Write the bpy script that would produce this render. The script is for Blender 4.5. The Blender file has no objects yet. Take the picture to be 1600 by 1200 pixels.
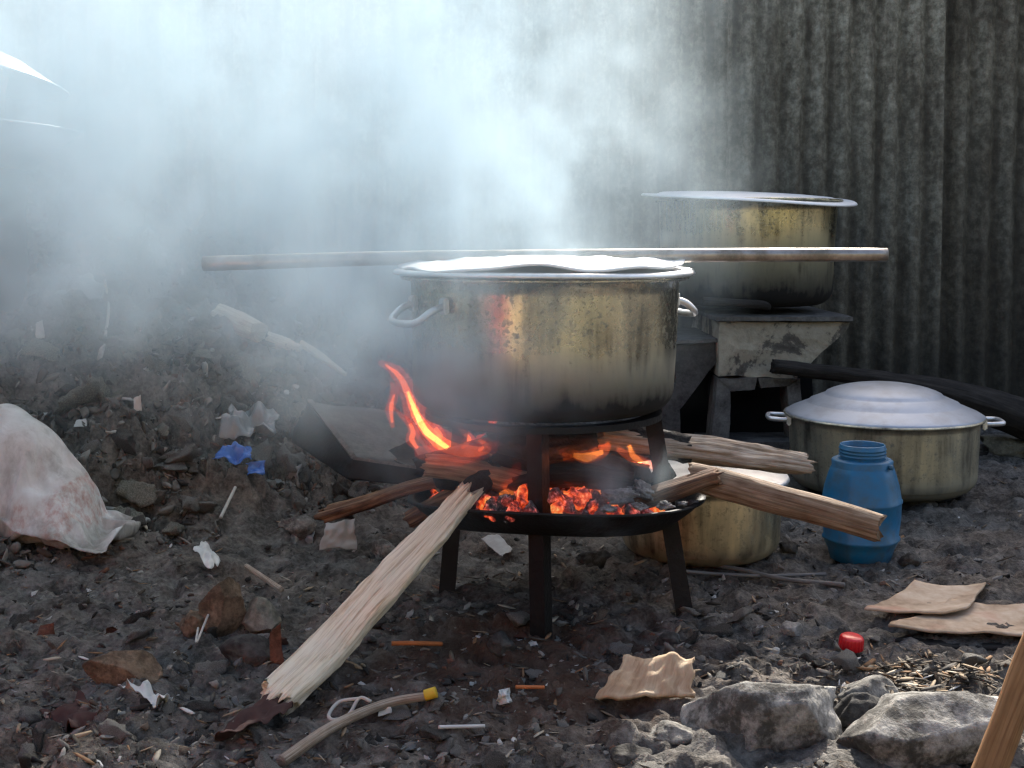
import bpy, math, random
import numpy as np
from mathutils import Vector, Matrix
R = math.radians
sc = bpy.context.scene
col = sc.collection

# ------------------------------------------------------------------ camera, sky, sun, exposure
CH = 0.726                     # camera height (m)
FPX, PCX, PCY = 1900.0, 800.0, 486.0
PITCH = R(3.5)
cam_d = bpy.data.cameras.new('camera')
cam_d.sensor_width = 36.0
cam_d.lens = FPX / 1600 * 36.0
cam_d.shift_y = -(600 - PCY) / 1600
cam_d.clip_start, cam_d.clip_end = 0.05, 500
cam = bpy.data.objects.new('camera', cam_d)
cam.location = (0, 0, CH)
cam.rotation_euler = (R(90) - PITCH, 0, 0)
col.objects.link(cam)
sc.camera = cam

SUN_EL, SUN_AZ = R(34), R(14)  # azimuth from +Y (behind the iron wall) towards +X
world = bpy.data.worlds.new('World'); sc.world = world; world.use_nodes = True
wt = world.node_tree
sky = wt.nodes.new('ShaderNodeTexSky'); sky.sky_type = 'NISHITA'; sky.sun_disc = False
sky.sun_elevation = SUN_EL; sky.sun_rotation = SUN_AZ
sky.air_density = 1.0; sky.dust_density = 5.0; sky.ozone_density = 0.4
wt.links.new(sky.outputs[0], wt.nodes['Background'].inputs[0])
wt.nodes['Background'].inputs[1].default_value = 0.13
sun_d = bpy.data.lights.new('sun', 'SUN'); sun_d.energy = 4.2; sun_d.angle = R(0.55)
sun_d.color = (1.0, 0.95, 0.86)
sun = bpy.data.objects.new('sun', sun_d); col.objects.link(sun)
sdir = Vector((math.sin(SUN_AZ) * math.cos(SUN_EL), math.cos(SUN_AZ) * math.cos(SUN_EL), math.sin(SUN_EL)))
sun.rotation_euler = sdir.to_track_quat('Z', 'Y').to_euler()
sun.location = (0, 8, 9)
vs = sc.view_settings
vs.view_transform = 'Standard'; vs.look = 'None'; vs.gamma = 1.0; vs.use_curve_mapping = False
vs.exposure = 1.42
cy = sc.cycles
cy.use_denoising = True
cy.max_bounces = 7; cy.diffuse_bounces = 3; cy.glossy_bounces = 3; cy.volume_bounces = 3
cy.transparent_max_bounces = 8; cy.caustics_reflective = False; cy.caustics_refractive = False
cy.volume_step_rate = 3.2; cy.volume_max_steps = 400
cy.sample_clamp_indirect = 4.0
cy.filter_width = 1.35

# ------------------------------------------------------------------ numeric helpers
def _hash(ix, iy, iz, s):
    h = (ix.astype(np.int64) * 374761393 + iy.astype(np.int64) * 668265263 + iz.astype(np.int64) * 2147483647 + s * 1274126177) & 0x7fffffff
    h = ((h ^ (h >> 13)) * 1274126177) & 0x7fffffff
    h = ((h ^ (h >> 15)) * 668265263) & 0x7fffffff
    return ((h ^ (h >> 16)) & 0xffffff) / float(0xffffff)

def vnoise(x, y, z=0.0, s=0):
    x, y, z = np.broadcast_arrays(np.asarray(x, float), np.asarray(y, float), np.asarray(z, float))
    fx, fy, fz = np.floor(x), np.floor(y), np.floor(z)
    tx, ty, tz = x - fx, y - fy, z - fz
    tx, ty, tz = (t * t * (3 - 2 * t) for t in (tx, ty, tz))
    r = 0
    for dx in (0, 1):
        for dy in (0, 1):
            for dz in (0, 1):
                w = (tx if dx else 1 - tx) * (ty if dy else 1 - ty) * (tz if dz else 1 - tz)
                r = r + w * _hash(fx + dx, fy + dy, fz + dz, s)
    return r * 2 - 1

def fbm(x, y, z=0.0, o=4, s=0, g=0.5):
    a, f, r = 1.0, 1.0, 0
    for i in range(o):
        r = r + a * vnoise(np.asarray(x) * f, np.asarray(y) * f, np.asarray(z) * f, s + i * 17)
        a *= g; f *= 2.03
    return r

def cell(x, y, s=0):
    """distance to the nearest random point and that point's random value"""
    fx, fy = np.floor(x), np.floor(y)
    best = np.full(np.shape(x), 9.0); val = np.zeros(np.shape(x))
    for dx in (-1, 0, 1):
        for dy in (-1, 0, 1):
            cx, cy_ = fx + dx, fy + dy
            px = cx + _hash(cx, cy_, cx * 0, s); py = cy_ + _hash(cx, cy_, cx * 0, s + 5)
            d = np.hypot(px - x, py - y)
            v = _hash(cx, cy_, cx * 0, s + 9)
            m = d < best
            best = np.where(m, d, best); val = np.where(m, v, val)
    return best, val

def sstep(a, b, x):
    t = np.clip((x - a) / (b - a), 0, 1)
    return t * t * (3 - 2 * t)

def mound_h(x, y):
    crest = np.clip(0.56 * (0.10 - x), 0, 1.0)
    crest = np.minimum(crest, 0.05 + 0.74 * sstep(0.10, -1.2, x) + 0.1 * sstep(-1.2, -2.2, x))
    toe = 2.45 + (x + 0.95) * 0.80
    toe = np.maximum(toe, 2.25)
    return crest * sstep(0.0, 1.0, (y - toe) / (3.75 - toe) * 0.93 + 0.03) * (y > toe - 0.2)

def g0(x, y):
    """the ground without its small relief"""
    x, y = np.asarray(x, float), np.asarray(y, float)
    return mound_h(x, y) + 0.012 * vnoise(x * 2.2, y * 2.2, 0, 3) * sstep(9, 4, np.hypot(x, y - 2.5))

def gfull(x, y):
    m = mound_h(x, y)
    near = sstep(7.0, 4.5, np.hypot(x, y - 2.5))
    k = sstep(0.01, 0.12, m)
    z = g0(x, y)
    d1, v1 = cell(x * 13 + fbm(x * 9, y * 9, 0, 2, 40) * .6, y * 13, 1)
    d2, v2 = cell(x * 34 + fbm(x * 20, y * 20, 0, 2, 43) * .7, y * 34, 2)
    d3, v3 = cell(x * 6 + 3, y * 6, 7)
    z = z + near * ((0.018 + 0.085 * k) * (v3 - .3) * sstep(.75, .2, d3)
                    + (0.024 + 0.058 * k) * (v1 - .35) * sstep(.8, .25, d1)
                    + (0.013 + 0.016 * k) * (v2 - .4) * sstep(.8, .3, d2)
                    + (0.010 + 0.022 * k) * fbm(x * 22, y * 22, 0, 4, 11, .6))
    return z

def ray(px, py):
    u, v = (px - PCX) / FPX, -(py - PCY) / FPX
    c, s = math.cos(PITCH), math.sin(PITCH)
    return Vector((u, c + v * s, -s + v * c))

def P(px, py, Y):
    """the point of the place seen at that spot of the photograph, Y metres into the scene"""
    d = ray(px, py)
    return Vector((0, 0, CH)) + d * (Y / d.y)

def G(px, py):
    d = ray(px, py)
    ys = np.linspace(1.2, 5.5, 800)
    xs, zs = d.x / d.y * ys, CH + d.z / d.y * ys
    h = gfull(xs, ys); below = np.nonzero(zs <= h)[0]
    i = below[0] if len(below) else 799
    return Vector((xs[i], ys[i], float(h[i])))

# ------------------------------------------------------------------ object helpers
def link(name, data, parent=None, label=None, cat=None, group=None, kind=None, loc=None):
    o = bpy.data.objects.new(name, data); col.objects.link(o)
    if parent is not None: o.parent = parent
    for k, v in (('label', label), ('category', cat), ('group', group), ('kind', kind)):
        if v: o[k] = v
    if loc is not None: o.location = loc
    return o

def mesh(name, verts, faces, mat=None, smooth=True, uv=None):
    me = bpy.data.meshes.new(name)
    me.from_pydata([tuple(map(float, v)) for v in verts], [], [tuple(map(int, f)) for f in faces])
    if uv is not None:
        l = me.uv_layers.new(name='UVMap')
        idx = np.empty(len(me.loops), np.int32); me.loops.foreach_get('vertex_index', idx)
        l.data.foreach_set('uv', np.asarray(uv, np.float32)[idx].ravel())
    if smooth: me.polygons.foreach_set('use_smooth', [True] * len(me.polygons))
    if mat: me.materials.append(mat)
    me.update()
    return me

def fast_mesh(name, V, F, mat=None, smooth=False):
    me = bpy.data.meshes.new(name)
    V = np.asarray(V, np.float32); F = np.asarray(F, np.int32); k = F.shape[1]
    me.vertices.add(len(V)); me.vertices.foreach_set('co', V.ravel())
    me.loops.add(F.size); me.loops.foreach_set('vertex_index', F.ravel())
    me.polygons.add(len(F)); me.polygons.foreach_set('loop_start', np.arange(0, F.size, k, dtype=np.int32))
    me.polygons.foreach_set('loop_total', np.full(len(F), k, np.int32))
    if smooth: me.polygons.foreach_set('use_smooth', np.ones(len(F), bool))
    if mat: me.materials.append(mat)
    me.update(calc_edges=True); me.validate()
    return me

def empty(name, loc, label, cat, group=None, rot=None):
    o = link(name, None, None, label, cat, group, None, loc)
    o.empty_display_size = .02
    if rot is not None: o.rotation_euler = rot
    return o

def lathe(name, prof, mat, seg=72, dent=None, smooth=True):
    n = len(prof); V = []; F = []
    for i in range(seg):
        a = 2 * math.pi * i / seg
        for r, z in prof:
            dr = dz = 0
            if dent: dr, dz = dent(a, r, z)
            V.append(((r + dr) * math.cos(a), (r + dr) * math.sin(a), z + dz))
    for i in range(seg):
        j = (i + 1) % seg
        for k in range(n - 1):
            F.append((i * n + k, j * n + k, j * n + k + 1, i * n + k + 1))
    me = mesh(name, V, F, mat, smooth)
    return me

def spline(pts, n):
    pts = [Vector(p) for p in pts]
    if len(pts) == 2:
        return [pts[0].lerp(pts[1], t) for t in np.linspace(0, 1, n)]
    q = [pts[0] * 2 - pts[1]] + pts + [pts[-1] * 2 - pts[-2]]
    out = []
    m = len(pts) - 1
    for t in np.linspace(0, m, n):
        i = min(int(t), m - 1); f = t - i
        a, b, c, d = q[i], q[i + 1], q[i + 2], q[i + 3]
        out.append(0.5 * ((2 * b) + (c - a) * f + (2 * a - 5 * b + 4 * c - d) * f * f + (3 * b - a - 3 * c + d) * f ** 3))
    return out

def log_mesh(name, pts, radii, mat, seed=0, rings=48, seg=36, a1=.10, a2=.10, fib=1.0, flats=(), ragged=.25, up=(0, 0, 1), smooth=True, squash=1.0):
    """a tapered stick or log along pts; flats = [(angle, depth 0..1)] are split faces"""
    c = spline(pts, rings); rr = np.interp(np.linspace(0, 1, rings), np.linspace(0, 1, len(radii)), radii)
    V = []; UV = []; F = []
    L = 0; upv = Vector(up)
    th = np.linspace(0, 2 * np.pi, seg, endpoint=False)
    for i in range(rings):
        t = (c[min(i + 1, rings - 1)] - c[max(i - 1, 0)]).normalized()
        sx = t.cross(upv).normalized(); sy = sx.cross(t).normalized()
        if i: L += (c[i] - c[i - 1]).length
        r0 = rr[i]
        ct, st = np.cos(th), np.sin(th)
        k = 1 + a1 * fbm(ct * 1.3 + seed, st * 1.3, L / max(r0, .004) * .35, 3, seed) \
              + a2 * (np.abs(fbm(ct * 5 * fib + 7, st * 5 * fib + seed, L * 4.5, 3, seed + 3)) - .35)
        r = r0 * k
        for ang, dep in flats:
            cosd = np.cos(th - ang)
            lim = dep * r0 * (1 + .10 * fbm(th * 2.5, L * 12, seed, 3, seed + 5) + .16 * (np.abs(fbm(th * 9 * fib, L * 7, seed, 2, seed + 8)) - .3))
            r = np.where(cosd > 1e-3, np.minimum(r, lim / np.maximum(cosd, 1e-3)), r)
        endf = 0
        if i == 0 or i == rings - 1:
            endf = (ragged * r0) * fbm(ct * 3 + seed + i, st * 3, 0, 3, seed + 31)
        for j in range(seg):
            p = c[i] + sx * (r[j] * ct[j]) + sy * (r[j] * st[j] * squash)
            if i == 0 or i == rings - 1: p = p + t * float(endf[j]) * (1 if i else -1)
            V.append(p); UV.append((j / seg, L))
    for i in range(rings - 1):
        for j in range(seg):
            k = (j + 1) % seg
            F.append((i * seg + j, i * seg + k, (i + 1) * seg + k, (i + 1) * seg + j))
    for i, sgn in ((0, -1), (rings - 1, 1)):
        b = len(V)
        t = (c[min(i + 1, rings - 1)] - c[max(i - 1, 0)]).normalized()
        cen = sum((V[i * seg + j] for j in range(seg)), Vector()) / seg
        V.append(cen - t * sgn * rr[i] * .12); UV.append((.5, L if i else 0))
        for j in range(seg):
            k = (j + 1) % seg
            F.append((b, i * seg + j, i * seg + k) if i else (b, i * seg + k, i * seg + j))
    return mesh(name, V, F, mat, smooth, UV)

def tube_mesh(name, pts, r, mat, seg=10, rings=24, closed=False):
    return log_mesh(name, pts, [r, r] if not isinstance(r, (list, tuple)) else list(r), mat, 0, rings, seg, 0, 0, 1, (), 0)

def ico(sub):
    import bmesh
    b = bmesh.new(); bmesh.ops.create_icosphere(b, subdivisions=sub, radius=1)
    V = np.array([v.co[:] for v in b.verts]); F = np.array([[v.index for v in f.verts] for f in b.faces]); b.free()
    return V, F
ICO = {k: ico(k) for k in (1, 2, 3, 4, 5)}

def rock_arr(dims, seed, sub=3, cuts=9, rough=.10, lo=.55, hi=.85):
    rs = np.random.RandomState(seed)
    V, F = ICO[sub]; V = V.copy()
    for _ in range(cuts):
        n = rs.normal(size=3); n /= np.linalg.norm(n)
        d = rs.uniform(lo, hi)
        k = V @ n - d
        V = V - np.outer(np.maximum(k, 0), n)
    nrm = V / np.linalg.norm(V, axis=1)[:, None]
    V = V + nrm * (rough * fbm(V[:, 0] * 2.5 + seed, V[:, 1] * 2.5, V[:, 2] * 2.5, 5 if sub > 3 else 3, seed, .55))[:, None]
    return V * np.asarray(dims), F

def rock(name, loc, dims, seed, mat, sub=3, rot=(0, 0, 0), cuts=9, rough=.10, smooth=None, **tags):
    V, F = rock_arr(dims, seed, sub, cuts, rough)
    me = fast_mesh(name, V, F, mat, smooth=(sub >= 4) if smooth is None else smooth)
    o = link(name, me, **tags); o.location = loc; o.rotation_euler = rot
    return o

def box_mesh(name, size, mat, bev=.004, off=(0, 0, 0)):
    import bmesh
    b = bmesh.new(); bmesh.ops.create_cube(b, size=1)
    for v in b.verts: v.co = Vector((v.co.x * size[0] + off[0], v.co.y * size[1] + off[1], v.co.z * size[2] + off[2]))
    if bev: bmesh.ops.bevel(b, geom=b.edges[:], offset=bev, segments=2, affect='EDGES', clamp_overlap=True)
    me = bpy.data.meshes.new(name); b.to_mesh(me); b.free(); me.materials.append(mat)
    return me

def sheet_mesh(name, c4, mat, nu=24, nv=18, amp=.006, freq=14, thick=.003, rag=.06, seed=0, curl=0.0):
    a, b, c, d = (np.array(p, float) for p in c4)          # corners in order round the sheet
    nrm = np.cross(b - a, d - a); nrm /= np.linalg.norm(nrm)
    if nrm[2] < 0: nrm = -nrm
    U, W = np.meshgrid(np.linspace(0, 1, nu), np.linspace(0, 1, nv))
    lu, lv = np.linalg.norm(b - a), np.linalg.norm(d - a)
    eu = rag * .6 * fbm(W * 4, W * 0 + seed, 0, 3, seed); ev = rag * .6 * fbm(U * 4, U * 0 + seed + 4, 0, 3, seed + 2)
    U2 = U + eu * (2 * U - 1) * np.abs(2 * U - 1); W2 = W + ev * (2 * W - 1) * np.abs(2 * W - 1)
    pts = ((1 - U2) * (1 - W2))[..., None] * a + (U2 * (1 - W2))[..., None] * b + (U2 * W2)[..., None] * c + ((1 - U2) * W2)[..., None] * d
    h = amp * fbm(U * lu * freq, W * lv * freq, seed, 3, seed) + curl * ((2 * U - 1) ** 2 * .6 + (2 * W - 1) ** 2 * .4)
    top = pts + h[..., None] * nrm; bot = top - nrm * thick
    V = np.concatenate([top.reshape(-1, 3), bot.reshape(-1, 3)]); N = nu * nv
    F = []
    for i in range(nv - 1):
        for j in range(nu - 1):
            q = (i * nu + j, i * nu + j + 1, (i + 1) * nu + j + 1, (i + 1) * nu + j)
            F.append(q); F.append(tuple(N + k for k in reversed(q)))
    ring = [j for j in range(nu)] + [i * nu + nu - 1 for i in range(1, nv)] + [(nv - 1) * nu + j for j in range(nu - 2, -1, -1)] + [i * nu for i in range(nv - 2, 0, -1)]
    for k in range(len(ring)):
        p, q = ring[k], ring[(k + 1) % len(ring)]
        F.append((q, p, N + p, N + q))
    uv = np.concatenate([np.stack([U * lu, W * lv], -1).reshape(-1, 2)] * 2)
    return mesh(name, V, F, mat, True, uv)

# ------------------------------------------------------------------ material helpers
class NB:
    def __init__(self, name):
        self.m = bpy.data.materials.new(name); self.m.use_nodes = True
        self.t = self.m.node_tree; self.b = self.t.nodes['Principled BSDF']; self.out = self.t.nodes['Material Output']
    def set(self, sock, v):
        if isinstance(v, bpy.types.NodeSocket): self.t.links.new(v, sock)
        elif isinstance(v, (tuple, list)) and len(v) == 3 and sock.type == 'RGBA': sock.default_value = (*v, 1)
        else: sock.default_value = v
    def node(self, typ, ins=None, **props):
        n = self.t.nodes.new(typ)
        for k, v in props.items(): setattr(n, k, v)
        for k, v in (ins or {}).items(): self.set(n.inputs[k], v)
        return n
    def coord(self, kind='Object', scale=(1, 1, 1)):
        c = self.node('ShaderNodeTexCoord').outputs[kind]
        return self.node('ShaderNodeMapping', {'Vector': c, 'Scale': scale}).outputs[0]
    def noise(self, vec, scale, detail=5, rough=.55, dist=0.0):
        return self.node('ShaderNodeTexNoise', {'Vector': vec, 'Scale': scale, 'Detail': detail, 'Roughness': rough, 'Distortion': dist}).outputs['Fac']
    def ramp(self, fac, stops, interp='LINEAR'):
        n = self.node('ShaderNodeValToRGB', {'Fac': fac}); cr = n.color_ramp; cr.interpolation = interp
        while len(cr.elements) < len(stops): cr.elements.new(.5)
        for e, (p, c) in zip(cr.elements, stops):
            e.position = p; e.color = (*c, 1) if len(c) == 3 else c
        return n.outputs[0]
    def mapr(self, v, a, b, c=0.0, d=1.0):
        return self.node('ShaderNodeMapRange', {'Value': v, 'From Min': a, 'From Max': b, 'To Min': c, 'To Max': d}).outputs[0]
    def math(self, op, a, b=0.0):
        n = self.t.nodes.new('ShaderNodeMath'); n.operation = op; self.set(n.inputs[0], a); self.set(n.inputs[1], b); return n.outputs[0]
    def mix(self, fac, a, b, blend='MIX'):
        n = self.t.nodes.new('ShaderNodeMix'); n.data_type = 'RGBA'; n.blend_type = blend
        self.set(n.inputs[0], fac); self.set(n.inputs[6], a); self.set(n.inputs[7], b); return n.outputs[2]
    def sepz(self, vec, ax='Z'):
        return self.node('ShaderNodeSeparateXYZ', {'Vector': vec}).outputs[ax]
    def bump(self, h, strength=.4, dist=.01):
        self.set(self.b.inputs['Normal'], self.node('ShaderNodeBump', {'Height': h, 'Strength': strength, 'Distance': dist}).outputs[0])
    def bsdf(self, **k):
        for n, v in k.items(): self.set(self.b.inputs[n.replace('_', ' ')], v)
        return self.m

def m_plain(name, c, rough=.7, var=.3, scale=30, metal=0.0, bump=.2, spec=.3):
    n = NB(name); v = n.coord()
    f = n.noise(v, scale, 6)
    n.bump(n.noise(v, scale * 2.5, 5), bump, .004)
    return n.bsdf(Base_Color=n.mix(f, tuple(x * (1 - var) for x in c), tuple(min(1, x * (1 + var)) for x in c)), Roughness=rough, Metallic=metal, Specular_IOR_Level=spec)

def m_wood(name, stops, rough=.8, fine=1.0, bump=.7):
    """grain that runs along the piece (UV: round it, along it in metres)"""
    n = NB(name); c = n.node('ShaderNodeTexCoord').outputs['UV']
    o = n.coord('Object')
    v = n.node('ShaderNodeMapping', {'Vector': c, 'Scale': (7 * fine, 2.2, 1)}).outputs[0]
    g = n.noise(v, 3.0, 8, .65, .5)
    big = n.noise(o, 18, 4)
    f = n.math('ADD', n.math('MULTIPLY', g, .75), n.math('MULTIPLY', big, .3))
    v2 = n.node('ShaderNodeMapping', {'Vector': c, 'Scale': (36 * fine, 5, 1)}).outputs[0]
    g2 = n.noise(v2, 1.5, 4, .6)
    n.bump(n.math('ADD', g, n.math('MULTIPLY', g2, .5)), bump, .006)
    base = n.ramp(f, stops)
    crack = n.ramp(g2, [(.0, (.35, .28, .22)), (.40, (.75, .7, .66)), (.5, (1, 1, 1))])
    return n.bsdf(Base_Color=n.mix(.8, base, crack, 'MULTIPLY'), Roughness=rough, Specular_IOR_Level=.2)

def m_pot(name, zsoot0, zsoot1, tint=(.52, .49, .40), rough=.33, soot=1.0):
    """old aluminium with a film of grease, water runs and soot that creeps up from the base"""
    n = NB(name); v = n.coord()
    vs_ = n.coord('Object', (9, 9, 1.1))
    st = n.noise(vs_, 3.2, 5, .6)
    fl = n.noise(v, 9, 6, .6)
    z = n.sepz(v)
    zz = n.math('ADD', z, n.math('MULTIPLY', n.math('SUBTRACT', n.math('ADD', st, fl), 1.0), -.30 * (zsoot1 - zsoot0) * 2.2))
    so = n.mapr(zz, zsoot0, zsoot1, soot, 0.0)
    speck = n.ramp(n.noise(v, 85, 5, .75), [(.52, (0, 0, 0)), (.70, (.8, .8, .8))])
    so = n.math('MAXIMUM', so, n.math('MULTIPLY', speck, .7))
    film = n.ramp(n.math('ADD', n.math('MULTIPLY', st, .6), n.math('MULTIPLY', fl, .4)),
                  [(.36, tuple(x * .25 for x in tint)), (.47, tuple(x * .85 for x in tint)), (.60, (tint[0] * 1.35, tint[1] * 1.30, tint[2] * 1.2))])
    col_ = n.mix(so, film, (.012, .011, .010))
    n.bump(n.noise(v, 55, 4), .12, .003)
    return n.bsdf(Base_Color=col_, Metallic=n.mapr(so, 0, 1, .95, 0), Roughness=n.math('ADD', n.mapr(so, 0, 1, rough, .85), n.math('MULTIPLY', st, .14)),
                  Specular_IOR_Level=.3)

def m_lid(name, c=(.72, .73, .74), rough=.38, dirt=.35):
    n = NB(name); v = n.coord()
    f = n.noise(v, 16, 7, .65); f2 = n.noise(v, 90, 4)
    d = n.ramp(f, [(.35, (dirt, dirt, dirt)), (.55, (.0, .0, .0))])
    n.bump(n.math('ADD', f, n.math('MULTIPLY', f2, .3)), .15, .004)
    return n.bsdf(Base_Color=n.mix(d, c, (.16, .14, .11)), Metallic=n.mapr(d, 0, 1, .95, .4), Roughness=n.math('ADD', rough - .05, n.math('MULTIPLY', f, .2)))

# ------------------------------------------------------------------ materials
n = NB('trodden ashy dirt'); v = n.coord()
big = n.noise(v, 2.2, 4, .6); mid = n.noise(v, 16, 6, .65); fine = n.noise(v, 95, 5, .7)
base = n.ramp(n.math('ADD', n.math('MULTIPLY', mid, .6), n.math('MULTIPLY', fine, .4)),
              [(.30, (.020, .018, .016)), (.43, (.064, .059, .053)), (.55, (.155, .144, .130)), (.72, (.30, .28, .255))])
brown = n.ramp(big, [(.45, (0, 0, 0)), (.62, (.75, .75, .75))])
dv = n.node('ShaderNodeVectorMath', {0: n.node('ShaderNodeTexCoord').outputs['Object'], 1: (.02, 2.02, 0)}, operation='DISTANCE').outputs['Value']
scorch = n.mapr(n.math('ADD', dv, n.math('MULTIPLY', n.math('SUBTRACT', mid, .5), .5)), .15, .42, .8, 0)
base = n.mix(n.math('MULTIPLY', brown, .5), base, n.mix(1.0, base, (1.25, .95, .72), 'MULTIPLY'))
base = n.mix(scorch, base, n.mix(mid, (.030, .014, .008), (.095, .050, .030)))
n.bump(n.math('ADD', n.math('MULTIPLY', mid, .6), fine), .9, .012)
M_GROUND = n.bsdf(Base_Color=base, Roughness=.93, Specular_IOR_Level=.2)

n = NB('mixed rubble'); v = n.coord()
ri = n.node('ShaderNodeNewGeometry').outputs['Random Per Island']
c = n.ramp(ri, [(0, (.04, .037, .033)), (.20, (.10, .092, .081)), (.45, (.15, .139, .123)), (.66, (.085, .062, .047)), (.74, (.18, .168, .15)),
                (.86, (.25, .235, .21)), (.93, (.14, .078, .055)), (.965, (.42, .41, .39)), (1.0, (.06, .055, .05))], 'CONSTANT')
f = n.noise(v, 60, 5, .65); n.bump(f, .6, .006)
M_RUBBLE = n.bsdf(Base_Color=n.mix(.8, c, n.mix(f, (.35, .35, .35), (1.5, 1.5, 1.5)), 'MULTIPLY'), Roughness=.9, Specular_IOR_Level=.2)

n = NB('mixed litter'); v = n.coord()
ri = n.node('ShaderNodeNewGeometry').outputs['Random Per Island']
c = n.ramp(ri, [(0, (.05, .04, .03)), (.25, (.13, .10, .07)), (.45, (.28, .21, .14)), (.6, (.08, .07, .06)), (.75, (.22, .13, .07)), (.88, (.38, .33, .26)), (.96, (.6, .58, .55))], 'CONSTANT')
f = n.noise(v, 80, 4)
M_LITTER = n.bsdf(Base_Color=n.mix(.7, c, n.mix(f, (.5, .5, .5), (1.3, 1.3, 1.3)), 'MULTIPLY'), Roughness=.85, Specular_IOR_Level=.2)

def m_stone(name, a, b, scale=14, bump=.7):
    n = NB(name); v = n.coord()
    f = n.noise(v, scale, 8, .65); f2 = n.noise(v, scale * 7, 5, .7)
    n.bump(n.math('ADD', f, n.math('MULTIPLY', f2, .4)), bump, .012)
    return n.bsdf(Base_Color=n.ramp(n.math('ADD', n.math('MULTIPLY', f, .7), n.math('MULTIPLY', f2, .3)),
                  [(.3, tuple(x * .3 for x in a)), (.45, a), (.62, b), (.8, tuple(min(.8, x * 1.3) for x in b))]), Roughness=.9, Specular_IOR_Level=.25)
M_ROCK = m_stone('grey kerb stone', (.075, .070, .062), (.40, .385, .355))
M_ROCKB = m_stone('brown laterite stone', (.085, .058, .038), (.23, .165, .11), 22)
M_ROCKG = m_stone('pale lichen stone', (.12, .115, .095), (.27, .26, .21))
M_ROCKD = m_stone('dark sooty stone', (.03, .028, .026), (.09, .085, .078))
M_RUBG = m_stone('grey rubble', (.10, .094, .085), (.30, .282, .252), 30)
M_RUBD = m_stone('dark clod', (.035, .032, .028), (.12, .11, .097), 25)
M_RUBR = m_stone('broken red brick', (.09, .040, .028), (.19, .09, .06), 30)
M_RUBW = m_stone('pale mortar chip', (.20, .19, .175), (.38, .365, .34), 30)

n = NB('rusty corrugated iron'); v = n.coord()
vs_ = n.coord('Object', (3.5, 3.5, .8)); pat = n.noise(v, 30, 9, .75); str_ = n.noise(vs_, 2.5, 6, .65); bg = n.noise(v, 1.3, 4, .6)
zinc = n.ramp(pat, [(.28, (.09, .080, .060)), (.44, (.19, .174, .135)), (.54, (.32, .298, .24)), (.66, (.48, .46, .39))])
rust = n.ramp(pat, [(.3, (.020, .016, .012)), (.5, (.055, .042, .028)), (.7, (.12, .095, .062))])
c = n.mix(n.ramp(str_, [(.42, (0, 0, 0)), (.66, (.8, .8, .8))]), zinc, rust)
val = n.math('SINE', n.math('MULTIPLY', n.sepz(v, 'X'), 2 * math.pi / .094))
c = n.mix(n.math('MULTIPLY', n.mapr(val, .35, 1.0, 0, .6), n.mapr(str_, .3, .6, .55, 1.0)), c, (.022, .018, .014))  # valleys darkened in the colour, like shade, so the ridges stand out
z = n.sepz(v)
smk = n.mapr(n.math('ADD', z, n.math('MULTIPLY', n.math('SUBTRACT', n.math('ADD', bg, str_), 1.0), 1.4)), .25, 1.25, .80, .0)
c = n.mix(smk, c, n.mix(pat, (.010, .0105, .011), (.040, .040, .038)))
c = n.mix(1.0, c, n.mix(n.node('ShaderNodeObjectInfo').outputs['Random'], (.72, .70, .66), (1.3, 1.3, 1.26)), 'MULTIPLY')
n.bump(n.math('ADD', pat, n.math('MULTIPLY', str_, .3)), .5, .008)
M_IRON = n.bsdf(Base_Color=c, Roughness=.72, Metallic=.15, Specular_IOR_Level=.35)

M_POT = m_pot('greasy aluminium of the front pot', .030, .135, (.45, .425, .335), .18)
M_POTB = m_pot('greasy aluminium of the back pot', .05, .26, (.46, .42, .28), .20)
M_POTR = m_pot('greasy aluminium of the ground pot', -.01, .07, (.44, .42, .34), .34)
M_POTS = m_pot('greasy aluminium of the small pot', -.03, .05, (.52, .45, .31), .36)
M_LID = m_lid('dull lid aluminium'); M_LIDB = m_lid('bright lid aluminium', (.90, .90, .89), .62, .12)
M_LIDG = m_lid('grey lid aluminium', (.40, .43, .48), .50, .3)
M_PIPE = m_lid('worn steel pipe', (.42, .37, .33), .30, .9)
M_BLACK = m_plain('burnt black steel', (.008, .0075, .0075), .6, .6, 40, .3, .5)
M_CHAR = m_plain('charred wood', (.010, .009, .009), .75, .7, 50, 0, .9)
M_ASHST = m_plain('ash dusted steel', (.10, .097, .092), .7, .7, 35, .4, .5)
M_PALE = m_wood('weathered pale wood', [(.30, (.16, .095, .05)), (.39, (.46, .35, .23)), (.48, (.70, .60, .45)), (.70, (.80, .73, .60))])
M_SPLIT = m_wood('grey splintered wood', [(.30, (.07, .042, .026)), (.44, (.24, .175, .12)), (.55, (.42, .35, .28)), (.72, (.56, .50, .43))])
M_BARK = m_wood('brown branch bark', [(.30, (.06, .036, .022)), (.45, (.16, .10, .062)), (.58, (.27, .20, .14)), (.75, (.38, .31, .24))])
M_RED = m_wood('reddish half burnt wood', [(.30, (.014, .010, .009)), (.46, (.07, .034, .022)), (.60, (.21, .12, .07)), (.78, (.36, .25, .16))])
M_DARKW = m_wood('dark burnt wood', [(.30, (.008, .007, .007)), (.5, (.022, .019, .017)), (.75, (.06, .052, .045))])
M_PLANK = m_wood('orange brown stake', [(.30, (.11, .052, .022)), (.5, (.22, .115, .05)), (.75, (.34, .19, .09))], bump=.3)
M_CHIP = m_wood('tan bark chip', [(.30, (.15, .085, .05)), (.46, (.36, .25, .16)), (.6, (.50, .39, .27)), (.75, (.58, .48, .37))])

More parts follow.
